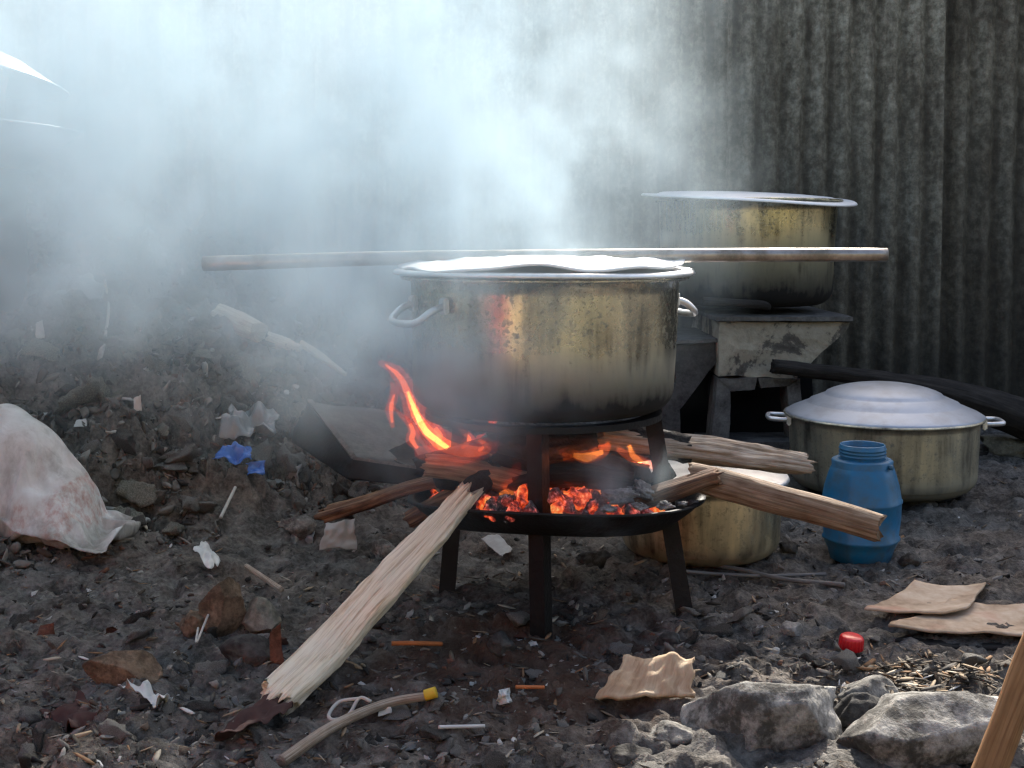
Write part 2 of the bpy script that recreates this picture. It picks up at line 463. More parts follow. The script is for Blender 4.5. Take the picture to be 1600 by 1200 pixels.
n = NB('blue plastic'); v = n.coord(); f = n.noise(v, 14, 5); f2 = n.noise(v, 60, 5, .7)
d = n.ramp(n.math('ADD', n.math('MULTIPLY', f, .6), n.math('MULTIPLY', f2, .4)), [(.42, (.05, .05, .05)), (.62, (.75, .75, .75))])
n.bump(n.math('ADD', f, n.math('MULTIPLY', f2, .3)), .14, .004)
M_BLUE = n.bsdf(Base_Color=n.mix(d, (.004, .14, .31), (.055, .105, .14)), Roughness=n.mapr(d, 0, 1, .33, .65), Specular_IOR_Level=.45)
M_REDP = m_plain('red plastic', (.62, .012, .018), .35, .15, 40, 0, .05, .5)
M_BLUEP = m_plain('blue plastic film', (.03, .12, .42), .35, .4, 60, 0, .3, .5)
M_WHITEP = m_plain('dirty white plastic', (.50, .50, .48), .5, .25, 40, 0, .2)
M_PAPER = m_plain('grey white scrap', (.34, .335, .32), .8, .3, 30, 0, .3)
M_FILM = m_plain('grey plastic film', (.20, .205, .205), .35, .3, 30, 0, .3, .5)
M_TWINE = m_plain('pale twine', (.42, .40, .36), .85, .25, 60)
M_YEL = m_plain('yellow plastic', (.55, .36, .03), .5, .25, 40)
M_ORG = m_plain('orange splinter', (.42, .13, .04), .7, .3, 40)
M_MAROON = m_plain('maroon rag', (.055, .026, .022), .9, .4, 40)
M_WIRE = m_plain('grey cable', (.13, .125, .12), .6, .3, 40)

n = NB('cardboard'); v = n.coord(); f = n.noise(v, 9, 6, .6); f2 = n.noise(v, 60, 4)
c = n.ramp(n.math('ADD', n.math('MULTIPLY', f, .7), n.math('MULTIPLY', f2, .3)), [(.33, (.20, .135, .085)), (.5, (.42, .315, .225)), (.66, (.54, .44, .34))])
pk = n.ramp(n.noise(v, 7, 3), [(.55, (0, 0, 0)), (.66, (.35, .35, .35))])
n.bump(f2, .2, .003)
M_CARD = n.bsdf(Base_Color=n.mix(pk, c, (.42, .16, .12)), Roughness=.85, Specular_IOR_Level=.2)

n = NB('printed woven sack'); v = n.coord()
w1 = n.node('ShaderNodeTexWave', {'Vector': v, 'Scale': 260.0, 'Distortion': 1.0}, bands_direction='X').outputs['Fac']
w2 = n.node('ShaderNodeTexWave', {'Vector': v, 'Scale': 260.0, 'Distortion': 1.0}, bands_direction='Z').outputs['Fac']
dirt = n.noise(v, 7, 7, .65); pr = n.noise(n.coord('Object', (3.6, 1.0, 1.3)), 2.0, 1, .3); wear = n.noise(v, 45, 5, .7)
base = n.ramp(dirt, [(.34, (.42, .405, .37)), (.5, (.66, .65, .62)), (.66, (.76, .755, .735))])
pm = n.math('MULTIPLY', n.ramp(pr, [(.62, (0, 0, 0)), (.65, (1, 1, 1))]), n.mapr(wear, .40, .64, .0, .55))
z = n.sepz(v)
low_tone = n.mapr(n.math('ADD', z, n.math('MULTIPLY', n.math('SUBTRACT', dirt, .5), .25)), .0, .09, .75, 0)  # darkens the sack towards its bottom
c = n.mix(pm, base, (.42, .13, .075)); c = n.mix(low_tone, c, (.17, .155, .125))
n.bump(n.math('ADD', n.math('MULTIPLY', n.math('ADD', w1, w2), .05), n.math('ADD', n.noise(n.coord('Object', (1, 1, .45)), 17, 3, .5, 1.2), n.math('MULTIPLY', dirt, .4))), .75, .012)
M_SACK = n.bsdf(Base_Color=c, Roughness=.65, Specular_IOR_Level=.3)

n = NB('crumbling plaster'); v = n.coord(); f = n.noise(v, 7, 7, .65, .8); f2 = n.noise(v, 45, 6, .7)
c = n.ramp(n.math('ADD', n.math('MULTIPLY', f, .75), n.math('MULTIPLY', f2, .25)),
           [(.36, (.05, .046, .040)), (.46, (.11, .10, .085)), (.49, (.27, .24, .185)), (.62, (.38, .345, .27)), (.75, (.45, .41, .33))])
n.bump(n.math('ADD', f, n.math('MULTIPLY', f2, .5)), .8, .012)
M_PLAST = n.bsdf(Base_Color=c, Roughness=.92, Specular_IOR_Level=.2)
M_CONC = m_stone('grey concrete frame', (.085, .08, .075), (.16, .152, .14), 20, .4)
M_CONCD = m_stone('dark grey slab', (.05, .047, .046), (.10, .095, .09), 16, .5)
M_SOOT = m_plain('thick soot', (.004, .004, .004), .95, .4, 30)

def m_fire(name, c, strength, dens=0.0):
    m = bpy.data.materials.new(name); m.use_nodes = True; t = m.node_tree
    t.nodes.remove(t.nodes['Principled BSDF'])
    pv = t.nodes.new('ShaderNodeVolumePrincipled')
    pv.inputs['Density'].default_value = dens
    pv.inputs['Emission Color'].default_value = (*c, 1)
    tc = t.nodes.new('ShaderNodeTexCoord'); mp = t.nodes.new('ShaderNodeMapping'); mp.inputs['Scale'].default_value = (1, 1, .5)
    nz = t.nodes.new('ShaderNodeTexNoise'); nz.inputs['Scale'].default_value = 24; nz.inputs['Detail'].default_value = 4
    mr = t.nodes.new('ShaderNodeMapRange'); mr.inputs['From Min'].default_value = .38; mr.inputs['From Max'].default_value = .64
    mr.inputs['To Min'].default_value = .03 * strength; mr.inputs['To Max'].default_value = 2.0 * strength
    t.links.new(tc.outputs['Object'], mp.inputs[0]); t.links.new(mp.outputs[0], nz.inputs['Vector']); t.links.new(nz.outputs['Fac'], mr.inputs['Value'])
    t.links.new(mr.outputs[0], pv.inputs['Emission Strength'])
    t.links.new(pv.outputs[0], t.nodes['Material Output'].inputs['Volume'])
    return m
M_FIRE_R = m_fire('red flame', (1.0, .060, .012), .10)
M_FIRE_O = m_fire('orange flame', (1.0, .13, .02), .34)
M_FIRE_Y = m_fire('yellow flame', (1.0, .28, .05), 1.1)

n = NB('glowing charcoal'); v = n.coord()
f = n.noise(v, 24, 4, .6); f2 = n.noise(v, 110, 4, .7)
oi = n.node('ShaderNodeObjectInfo').outputs['Random']
h = n.math('ADD', n.math('ADD', n.math('MULTIPLY', f, .7), n.math('MULTIPLY', f2, .25)), n.math('MULTIPLY', oi, .22))
glow = n.ramp(h, [(.52, (0, 0, 0)), (.60, (.20, .010, .003)), (.68, (1.0, .09, .012)), (.78, (1.0, .40, .08))])
n.bump(f2, .6, .004)
M_EMBER = n.bsdf(Base_Color=n.ramp(f2, [(.38, (.010, .009, .009)), (.52, (.06, .058, .056)), (.64, (.30, .295, .29))]), Roughness=.9, Emission_Color=glow, Emission_Strength=.32)
M_ASH = m_stone('grey wood ash', (.10, .098, .097), (.30, .295, .29), 40, .6)

# ------------------------------------------------------------------ the ground and the mound (one surface, two pieces)
def axis(lo, hi, step, far):
    a = [lo]
    while a[-1] < hi: a.append(a[-1] + (step(a[-1]) if callable(step) else step))
    s, right, left = .03, [], []
    p = a[-1]
    while p < far: s *= 1.45; p += s; right.append(p)
    s, p = .03, a[0]
    while p > -far: s *= 1.45; p -= s; left.append(p)
    return np.array(left[::-1] + a + right)
gx = axis(-1.95, 1.75, .0075, 70); gy = axis(1.45, 4.85, lambda y: .0045 * y / 1.6 + .001, 70)
GX, GY = np.meshgrid(gx, gy)
GZ = gfull(GX, GY)
nx, ny = len(gx), len(gy)
Vg = np.stack([GX, GY, GZ], -1).reshape(-1, 3)
ii, jj = np.meshgrid(np.arange(ny - 1), np.arange(nx - 1), indexing='ij')
Fq = np.stack([ii * nx + jj, ii * nx + jj + 1, (ii + 1) * nx + jj + 1, (ii + 1) * nx + jj], -1).reshape(-1, 4)
isM = (mound_h(GX[:-1, :-1], GY[:-1, :-1]) > .02).reshape(-1)
def submesh(name, sel):
    F = Fq[sel]; u, inv = np.unique(F, return_inverse=True)
    return fast_mesh(name, Vg[u], inv.reshape(F.shape), M_GROUND, True)
link('ground', submesh('ground', ~isM), kind='structure')
link('dirt_mound', submesh('dirt_mound', isM), kind='structure', label='dark heap of ashy dirt and rubbish against the iron wall')

# ------------------------------------------------------------------ corrugated iron wall behind: every sheet a part
WALL_Y = 4.78
wall = empty('corrugated_iron_wall', (0, WALL_Y, 0), 'tall sooty rusted corrugated iron wall behind the cooking place', 'wall')
rs = random.Random(4)
SHEETW, PITCHW = .80, .094
xk = -5.565
k = 0
TOPS = {}
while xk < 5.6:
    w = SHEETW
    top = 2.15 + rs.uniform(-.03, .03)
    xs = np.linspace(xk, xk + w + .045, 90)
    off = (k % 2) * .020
    if .80 < xk < .90: top = 1.93  # this sheet is lower, shaped to let sun onto the kerb stones
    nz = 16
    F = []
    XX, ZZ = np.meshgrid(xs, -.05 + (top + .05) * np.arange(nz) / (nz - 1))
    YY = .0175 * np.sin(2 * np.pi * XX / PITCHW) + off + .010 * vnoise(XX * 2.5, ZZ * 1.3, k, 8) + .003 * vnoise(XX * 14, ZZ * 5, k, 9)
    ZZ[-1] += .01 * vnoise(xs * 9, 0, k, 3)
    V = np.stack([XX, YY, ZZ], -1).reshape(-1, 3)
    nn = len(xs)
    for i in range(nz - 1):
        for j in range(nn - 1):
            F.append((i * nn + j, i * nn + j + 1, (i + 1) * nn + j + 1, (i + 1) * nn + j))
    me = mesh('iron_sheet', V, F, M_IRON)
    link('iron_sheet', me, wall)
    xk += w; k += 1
for x in (-4.2, -2.2, -.4, 1.75, 3.6):
    link('timber_post', log_mesh('timber_post', [(x, .15, -.2), (x + .02, .15, 1.9)], [.045, .04], M_DARKW, int(x * 7) + 40, 20, 12), wall)
for z in (.5, 1.25, 1.85):
    link('timber_rail', log_mesh('timber_rail', [(-6, .088, z), (5.6, .088, z + .02)], [.018, .018], M_DARKW, int(z * 9), 30, 8), wall)

# ------------------------------------------------------------------ added out of view for the pots to mirror: a building and two panels
M_OLIVE = m_plain('olive painted plaster', (.13, .125, .075), .85, .25, 2.0)
M_CREAM = m_plain('cream painted plywood', (.82, .60, .34), .85, .12, 2.0)
M_REDW = m_plain('red painted steel', (.75, .055, .03), .5, .12, 2.0)
yard = empty('added_building', (0, -7.5, 0), 'added unseen olive building with red door for the pots to mirror', 'building')
link('wall', box_mesh('wall', (40, .3, 3.4), M_OLIVE, .01, (0, -.2, 1.7)), yard)
link('door', box_mesh('door', (3.0, .1, 3.0), M_REDW, .01, (-13.4, .04, 1.5)), yard)
link('roof', box_mesh('roof', (41, 1.4, .12), M_ASHST, .01, (0, -.1, 3.5)), yard)
def board(name, x, y, w, h, mat, label, rz):
    o = link(name, sheet_mesh(name, [(-w / 2, 0, 0), (w / 2, 0, 0), (w / 2, -.12, h), (-w / 2, -.12, h)], mat, 12, 12, .006, 3, .012, .004, 3), None, label, 'board', None, None, (x, y, .0))
    o.rotation_euler = (0, 0, rz)
    link('prop', tube_mesh('prop', [(w * .3, -.5, .0), (w * .3, -.13, h * .9)], .02, M_BARK, 8, 4), o)
board('added_red_panel', -1.40, .42, .66, .9, M_REDW, 'added unseen red panel that gives the pots their red streak', R(-25))  # added out of view only for its red mirror image
board('added_pale_board', -.74, .45, .46, .9, M_CREAM, 'added unseen pale board mirrored in the pots beside the red streak', R(-12))  # added out of view only for its pale mirror image

# ------------------------------------------------------------------ iron fire stand
SC = Vector((.075, 2.37, 0))
stove = empty('fire_stand', SC, 'black iron three legged fire stand with shallow round tray', 'stove')
TZ, TILT = .212, R(5.0)
tray = lathe('tray', [(0.001, -.052), (.12, -.052), (.235, -.040), (.272, -.012), (.281, 0), (.292, .002), (.292, .007), (.279, .006), (.268, -.006), (.230, -.033), (.12, -.045), (.001, -.045)], M_BLACK, 64,
             lambda a, r, z: (0, .004 * math.sin(3 * a + 1) * (r / .28)))
o = link('tray', tray, stove); o.location = (.012, 0, TZ); o.rotation_euler = (-TILT, 0, 0)
ring = lathe('pot_ring', [(.205, -.012), (.232, -.012), (.232, .0), (.205, .0), (.205, -.012)], M_BLACK, 64, smooth=False)
o = link('pot_ring', ring, stove); o.location = (-.013, .005, .387)
def angle_iron(name, a, b, wdt, face, mat):
    """an L section from a up to b; face = direction the outer edge points to"""
    a, b = Vector(a), Vector(b); t = (b - a).normalized(); f = Vector(face); f = (f - t * f.dot(t)).normalized(); s = t.cross(f)
    th = .004
    sec = [(0, 0), (-wdt * .5, -wdt * .6), (-wdt * .5 + th, -wdt * .6 - th * .3), (0, -th * 1.6), (wdt * .5 - th, -wdt * .6 - th * .3), (wdt * .5, -wdt * .6)]
    V = [p + s * x + f * y for p in (a, b) for x, y in sec]; k = len(sec)
    F = [(i, (i + 1) % k, k + (i + 1) % k, k + i) for i in range(k)] + [tuple(range(k))[::-1], tuple(range(k, 2 * k))]
    return mesh(name, V, F, mat, False)
for (fx, fy), (tx, ty, tz), fc in (((852, 1000), (.052, 2.150, .376), (0.25, -1, 0)), ((1086, 962), (.292, 2.37, .376), (.7, -.7, 0)), ((684, 934), (-.120, 2.50, .376), (-.7, -.7, 0))):
    f = G(fx, fy); a = f - SC; a.z = -.01
    b = Vector((tx, ty, tz)) - SC
    link('leg', angle_iron('leg', a, b, .042, fc, M_BLACK), stove)

# ------------------------------------------------------------------ pots
def loop_handle(name, c, out, width, drop, reach, r, mat):
    """a bail handle: two feet on the pot wall and a loop that stands out"""
    c, out = Vector(c), Vector(out).normalized(); side = Vector((0, 0, 1)).cross(out)
    p = [c - side * width, c - side * width + out * reach * .5 + Vector((0, 0, -drop * .3)), c - side * width * .72 + out * reach + Vector((0, 0, -drop)),
         c + side * width * .72 + out * reach + Vector((0, 0, -drop)), c + side * width + out * reach * .5 + Vector((0, 0, -drop * .3)), c + side * width]
    return tube_mesh(name, p, r, mat, 10, 30)

def pot(name, loc, r, h, mat, label, flange=.022, corner=.045, taper=.0, handles=(), hd=None, lip=.004):
    t = empty(name, loc, label, 'pot')
    prof = [(.001, .004)]
    for a in np.linspace(0, math.pi / 2, 7): prof.append((r - taper - corner + corner * math.sin(a), .004 + corner - corner * math.cos(a)))
    for s in np.linspace(.15, 1, 8): prof.append((r - taper * (1 - s), .004 + corner + (h - corner - .004) * s))
    prof += [(r + flange * .5, h + .001), (r + flange, h - .002), (r + flange + .003, h + .002), (r + flange, h + lip + .002), (r + flange * .4, h + lip), (r - .006, h - .004)]
    for s in np.linspace(.95, .1, 5): prof.append((r - .006 - taper * (1 - s), .01 + (h - .01) * s))
    prof.append((.001, .012))
    sd = len(name) + int(r * 100)
    body = lathe('body', prof, mat, 96, lambda a, rr, z: (.0014 * (math.sin(3 * a + sd + z * 11) + .7 * math.sin(7 * a - z * 17 + sd)) * min(1, rr / r), 0))
    link('body', body, t)
    for ang in handles:
        out = (math.cos(ang), math.sin(ang), 0)
        hdl = loop_handle('handle', (r * out[0], r * out[1], h - hd[0]), out, hd[1], hd[2], hd[3], hd[4], M_LID)
        hd_o = link('handle', hdl, t)
        for sg in (-1, 1):
            sx, sy = -out[1] * hd[1] * sg, out[0] * hd[1] * sg
            br = box_mesh('bracket', (.012, .022, .03), M_LID, .003)
            b = link('bracket', br, hd_o); b.location = (out[0] * (r + .002) + sx, out[1] * (r + .002) + sy, h - hd[0]); b.rotation_euler = (0, 0, ang)
    return t

MP = Vector((.062, 2.385, .388))
pot_main = pot('cooking_pot', MP, .262, .258, M_POT, 'large greasy aluminium pot over the fire on the iron stand', .018, .040, .006,
    (R(215), R(22)), (.045, .055, .030, .055, .007))
BPX = P(1166, 480, 4.18)
pot_back = pot('cooking_pot', (BPX.x, 4.18, .492), .300, .352, M_POTB, 'smoke stained aluminium pot on the plastered stove by the iron wall', .014, .060, .012,
    (R(62),), (.05, .05, .02, .05, .006))
RP = Vector((P(1379, 700, 3.38).x, 3.38, .022))
pot_wide = pot('cooking_pot', RP, .258, .205, M_POTR, 'wide aluminium pot with domed lid standing on the ground', .012, .050, .006,
    (R(170), R(-8)), (.012, .05, -.002, .055, .0065))
SP = Vector((P(1094, 800, 2.73).x, 2.73, float(g0(.44, 2.73)) - .002))
pot_small = pot('cooking_pot', SP, .182, .170, M_POTS, 'small aluminium pot on the ground behind the fire stand', .010, .045, .004)

# lids
def lid_flat(r, mat, warp, dome=0.0):
    prof = [(.001, .012 + dome), (r * .3, .012 + dome * .85), (r * .55, .012 + dome * .55), (r * .80, .010 + dome * .15), (r * .86, .004), (r * .985, .003), (r, .0), (r + .002, -.004), (r, -.007), (r * .98, -.004), (r * .86, -.001), (r * .8, .005), (.001, .007)]
    return lathe('lid', prof, mat, 96, lambda a, rr, z: (0, warp * (rr / r) ** 2 * float(math.sin(2 * a + .6) + .5 * math.sin(3 * a))))
link('lid', lid_flat(.293, M_LID, .0015), pot_main, loc=(0, 0, .272))
# bent tray lying on it: its brim waves up and down
def brim(a, r, z):
    k = (r / .28) ** 2
    w = .0075 * math.sin(2 * a + 2.3) + .006 * math.sin(3 * a + .4) + .0035 * math.sin(7 * a + 1) + .002 * math.sin(11 * a)
    return (.006 * math.sin(5 * a) * k, w * k + .0025 * math.sin(r * 70 + 3 * a) * min(1, r * 8))
prof = [(q, .026 - .016 * (q / .28) ** 2) for q in (.001, .03, .06, .09, .12, .15, .18, .20, .22, .24, .26, .275)]
prof += [(.281, .009), (.279, .005)] + [(q, z_ - .004) for q, z_ in prof[::-1]]
me = lathe('bent_tray', prof, M_LIDB, 140, brim)
link('bent_tray', me, None, 'bent shiny aluminium sheet tray with wavy edge lying on the front pot lid', 'tray', None, None, (MP.x - .004, MP.y - .004, MP.z + .276))
lb = link('lid', lid_flat(.362, M_LIDB, .006, .012), pot_back, 'dented flat shiny lid', loc=(0, 0, .364))
lb.rotation_euler = (R(2.6), R(2.0), 0)
# domed lid with steps
prof = [(.001, .088)]
for a in np.linspace(8, 60, 8): prof.append((.155 * math.sin(R(a)) / math.sin(R(60)), .060 + .028 * (math.cos(R(a)) - math.cos(R(60))) / (1 - math.cos(R(60)))))
prof += [(.160, .054), (.165, .052), (.200, .037), (.206, .031), (.211, .029), (.252, .012), (.262, .006), (.268, .002), (.268, -.003), (.262, -.002), (.250, .006), (.2, .026), (.1, .07), (.001, .082)]
link('lid', lathe('lid', prof, M_LIDG, 96), pot_wide, 'grey domed lid with stepped rings', loc=(0, 0, .210))
link('lid', lid_flat(.192, M_LID, .001), pot_small, loc=(.004, 0, .180))

for k, a in enumerate((205, 285, 330, 80)):
    rock('pot_rest_stone', (RP.x + .17 * math.cos(R(a)), RP.y + .17 * math.sin(R(a)), .006), (.055, .045, .032), 300 + k, M_ROCKD, 3,
         label='low sooty stone propping up the wide pot on the ground', cat='stone', group='stones under the ground pot')

# ------------------------------------------------------------------ long steel pipe lying across the front pot
zp = MP.z + .287 + .030
a, b = P(318, 412, 2.40), P(1386, 398, 2.36)
me = log_mesh('steel_pipe', [a, a.lerp(b, .3) + Vector((0, 0, .006)), a.lerp(b, .7) + Vector((0, 0, .004)), b], [.0150, .0140, .0135, .0128], M_PIPE, 3, 60, 24, .015, .01, 1, (), .02)
link('steel_pipe', me, None, 'long steel pipe lying across the top of the front pot', 'pipe')

# ------------------------------------------------------------------ plastered stove in the back
bs = empty('plastered_stove', (.9, 4.0, 0), 'crumbling plastered stove with square fire opening under the back pot', 'stove')
def inst(pts): return [Vector(p) - Vector((.9, 4.0, 0)) for p in pts]
FY = 3.88
def Q(px, py, y=FY): return P(px, py, y)
def prism(name, poly, depth, mat, amp=.003):
    """front outline (points of the place, counter-clockwise) pushed back by depth"""
    import bmesh
    b = bmesh.new()
    f = [b.verts.new(p) for p in inst(poly)]; k = [b.verts.new(p + Vector((0, depth, 0))) for p in inst(poly)]
    m = len(f); b.faces.new(f); b.faces.new(k[::-1])
    for i in range(m): b.faces.new((f[(i + 1) % m], f[i], k[i], k[(i + 1) % m]))
    bmesh.ops.recalc_face_normals(b, faces=b.faces[:])
    bmesh.ops.triangulate(b, faces=b.faces[:])
    bmesh.ops.subdivide_edges(b, edges=b.edges[:], cuts=7, use_grid_fill=True)
    b.normal_update()
    A = np.array([q.co[:] for q in b.verts]); hn = fbm(A[:, 0] * 22, A[:, 1] * 22, A[:, 2] * 22, 4, 3)
    for q, h_ in zip(b.verts, hn): q.co += q.normal * amp * float(h_)
    me = bpy.data.meshes.new(name); b.to_mesh(me); b.free(); me.materials.append(mat)
    return link(name, me, bs)
prism('hopper', [Q(1123, 588), Q(1244, 590), Q(1326, 512), Q(1330, 503), Q(1124, 503)], .62, M_PLAST, .006)
hz = Q(1200, 500)
prism('top_slab', [Q(1118, 502, 3.86), Q(1334, 502, 3.86), Q(1334, 495, 3.86), Q(1118, 495, 3.86)], .66, M_CONC, .003)
prism('post', [Q(1108, 715), Q(1139, 715), Q(1142, 607), Q(1122, 590)], .12, M_CONC)
prism('post', [Q(1240, 715), Q(1262, 715), Q(1250, 592), Q(1230, 604)], .12, M_CONC)
prism('lintel', [Q(1143, 612), Q(1179, 608), Q(1183, 590, 3.872), Q(1124, 592, 3.872)], .11, M_CONC)
prism('lintel', [Q(1189, 607), Q(1229, 603), Q(1246, 592, 3.872), Q(1185, 591, 3.872)], .11, M_CONC)
prism('sill', [Q(1100, 718, 3.84), Q(1262, 718, 3.84), Q(1262, 690, 3.84), Q(1100, 692, 3.84)], .2, M_CONCD)
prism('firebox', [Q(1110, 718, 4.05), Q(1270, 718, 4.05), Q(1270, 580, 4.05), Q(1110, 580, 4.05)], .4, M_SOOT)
prism('side_slab', [Q(1062, 640, 3.93), Q(1124, 560, 3.93), Q(1126, 536, 3.93), Q(1050, 540, 3.93)], .10, M_CONCD, .004)
prism('side_ledge', [Q(1030, 539, 3.90), Q(1128, 534, 3.90), Q(1128, 529, 3.90), Q(1030, 533, 3.90)], .5, M_CONC, .002)
prism('side_post', [Q(1040, 720, 3.93), Q(1066, 720, 3.93), Q(1060, 600, 3.93), Q(1030, 600, 3.93)], .10, M_CONCD)
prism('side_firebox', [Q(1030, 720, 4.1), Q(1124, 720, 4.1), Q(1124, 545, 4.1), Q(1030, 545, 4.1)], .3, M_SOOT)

link('charred_stick', log_mesh('charred_stick', [P(1098, 470, 3.80), P(1186, 476, 3.84), P(1200, 480, 3.92)], [.012, .014, .012], M_DARKW, 9, 20, 12), None, 'short charred stick poking out under the back pot', 'firewood')
# burnt beam leaning from the stove to the right
a, b, c, d = P(1207, 572, 3.80), P(1400, 597, 3.86), P(1530, 632, 3.92), P(1720, 700, 3.95)
link('burnt_beam', log_mesh('burnt_beam', [a, b, c, d], [.022, .026, .055, .075], M_DARKW, 21, 60, 28, .14, .12), None, 'long charred beam sloping down behind the domed lid', 'firewood')
s = P(1585, 690, 4.05)
rock('flat_stone', (s.x, 4.05, s.z - .01), (.16, .12, .055), 71, M_ROCKG, 4, (0, .1, .2), label='grey flat stone lying on a charred block beside the ground pot', cat='stone')
link('charred_block', log_mesh('charred_block', [P(1510, 728, 4.0), P(1720, 735, 4.0)], [.045, .05], M_DARKW, 23, 30, 20), None, 'thick charred block lying under the grey flat stone', 'firewood')
rock('dark_stone', P(1597, 850, 2.85) + Vector((.03, 0, -.02)), (.04, .04, .03), 77, M_ROCKD, 3, label='dark stone at the edge of the trodden dirt beside the blue jar', cat='stone')

# ------------------------------------------------------------------ blue jar
JP = Vector((P(1345, 850, 2.71).x, 2.71, float(g0(.77, 2.71)) - .004))
jar = empty('plastic_jar', JP, 'open blue plastic jar with screw neck beside the wide pot', 'jar')
def jd(a, r, z):
    return (-.0035 * abs(math.sin(a * 3 + .3)) * min(1, r / .08) * (1 if z < .22 else 0), 0)
prof = [(.001, .003), (.060, .002), (.068, .006), (.074, .030), (.083, .049), (.0865, .052), (.0865, .057), (.083, .060), (.0875, .10), (.0885, .134), (.0905, .137), (.0905, .141), (.088, .144),
        (.083, .172), (.075, .200), (.070, .214), (.0675, .2165), (.0675, .229), (.064, .2325), (.051, .234), (.0485, .232), (.047, .2), (.06, .15), (.07, .05), (.001, .008)]
link('body', lathe('body', prof, M_BLUE, 96, jd), jar)
neck = [(.0495, .231), (.0495, .238)]
for k in range(3):
    z = .2395 + k * .0075; neck += [(.0498, z), (.0520, z + .0012), (.0520, z + .003), (.0498, z + .0042)]
neck += [(.0498, .2645), (.048, .266), (.046, .264), (.046, .232)]
link('neck', lathe('neck', neck, M_BLUE, 72, lambda a, r, z: (0, .0035 * math.sin(a) * (1 if .2385 < z < .262 else 0) * .3)), jar)
me = tube_mesh('lug', [Vector((.046, -.049, .222)), Vector((.052, -.054, .222))], .006, M_BLUE, 12, 4)
link('lug', me, jar)

# ------------------------------------------------------------------ firewood
def wood(name, pts, radii, mat, label, seed, **k):
    return link(name, log_mesh(name, pts, radii, mat, seed, **k), None, label, 'firewood')
# pale log from the tray to the ground in front
ga = G(436, 1112)
wood('firewood_log', [ga + Vector((0, -.005, .018)), P(520, 1010, 1.965), P(596, 925, 2.035), P(660, 856, 2.09), P(732, 770, 2.165)], [.033, .034, .035, .031, .025], M_PALE,
     'long pale split log sloping from the fire tray to the ground', 5, rings=110, seg=64, a1=.16, a2=.17, fib=1.1, flats=((R(75), .60), (R(-60), .72)), ragged=.9)
wood('firewood_log', [P(720, 795, 2.23), P(742, 762, 2.25), P(775, 735, 2.28)], [.022, .024, .020], M_CHAR, 'short charred log end beside the pale split log', 6, rings=24, seg=20)
wood('firewood_log', [P(930, 690, 2.42), P(1030, 702, 2.46), P(1150, 717, 2.50), P(1258, 731, 2.54)], [.032, .036, .037, .030], M_SPLIT,
     'thick splintered grey log sticking out of the fire above the bent branch', 15, rings=90, seg=64, a1=.12, a2=.26, fib=1.6, flats=((R(-75), .45), (R(60), .8)), ragged=.6, squash=1.0)
wood('firewood_branch', [P(1078, 744, 2.30), P(1130, 757, 2.28), P(1210, 779, 2.25), P(1300, 803, 2.21), P(1376, 825, 2.18)], [.026, .0285, .0275, .0265, .0255], M_BARK,
     'round brown branch sticking out of the fire towards the blue jar', 17, rings=100, seg=48, a1=.055, a2=.022, fib=1.2, ragged=.3)
wood('firewood_log', [P(925, 806, 2.23), P(985, 785, 2.25), P(1050, 765, 2.26), P(1122, 742, 2.26)], [.010, .019, .022, .019], M_RED,
     'reddish split stick sloping up from the coals to the round branch', 16, rings=60, seg=36, a1=.12, a2=.14, fib=1.2, flats=((R(80), .6),), ragged=.6)
wood('firewood_log', [P(1085, 742, 2.44), P(1150, 745, 2.46), P(1216, 760, 2.48)], [.014, .016, .010], M_PALE, 'thin pale split stick between the splintered log and the branch', 18, rings=40, seg=24, flats=((R(90), .4),), ragged=.8)
gl = P(508, 805, 2.50)
wood('firewood_plank', [gl, P(580, 783, 2.47), P(640, 762, 2.43), P(735, 738, 2.37)], [.028, .027, .025, .022], M_RED,
     'reddish half burnt plank sloping into the fire from the rubble', 19, rings=70, seg=40, a1=.10, a2=.14, flats=((R(80), .45), (R(-90), .5)), ragged=.5)
wood('firewood_plank', [P(640, 812, 2.38), P(690, 785, 2.35), P(765, 745, 2.32)], [.018, .020, .018], M_RED,
     'narrow dark red stick under the reddish plank', 20, rings=50, seg=30, a1=.12, a2=.14, ragged=.5)
wood('firewood_log', [P(668, 728, 2.30), P(730, 735, 2.28), P(800, 752, 2.27), P(835, 758, 2.28)], [.020, .026, .024, .018], M_BARK,
     'brown smouldering log lying across the fire under the flames', 24, rings=50, seg=36, a1=.14, a2=.16, ragged=.5)
wood('firewood_log', [P(770, 700, 2.36), P(860, 728, 2.33), P(960, 738, 2.36), P(1010, 745, 2.40)], [.024, .030, .028, .022], M_CHAR,
     'blackened log in the middle of the fire under the pot', 25, rings=50, seg=30, a1=.2, a2=.2)
wood('firewood_log', [P(690, 770, 2.45), P(800, 735, 2.46), P(930, 712, 2.48)], [.026, .03, .026], M_CHAR,
     'blackened log at the back of the fire', 26, rings=50, seg=30, a1=.2, a2=.2)

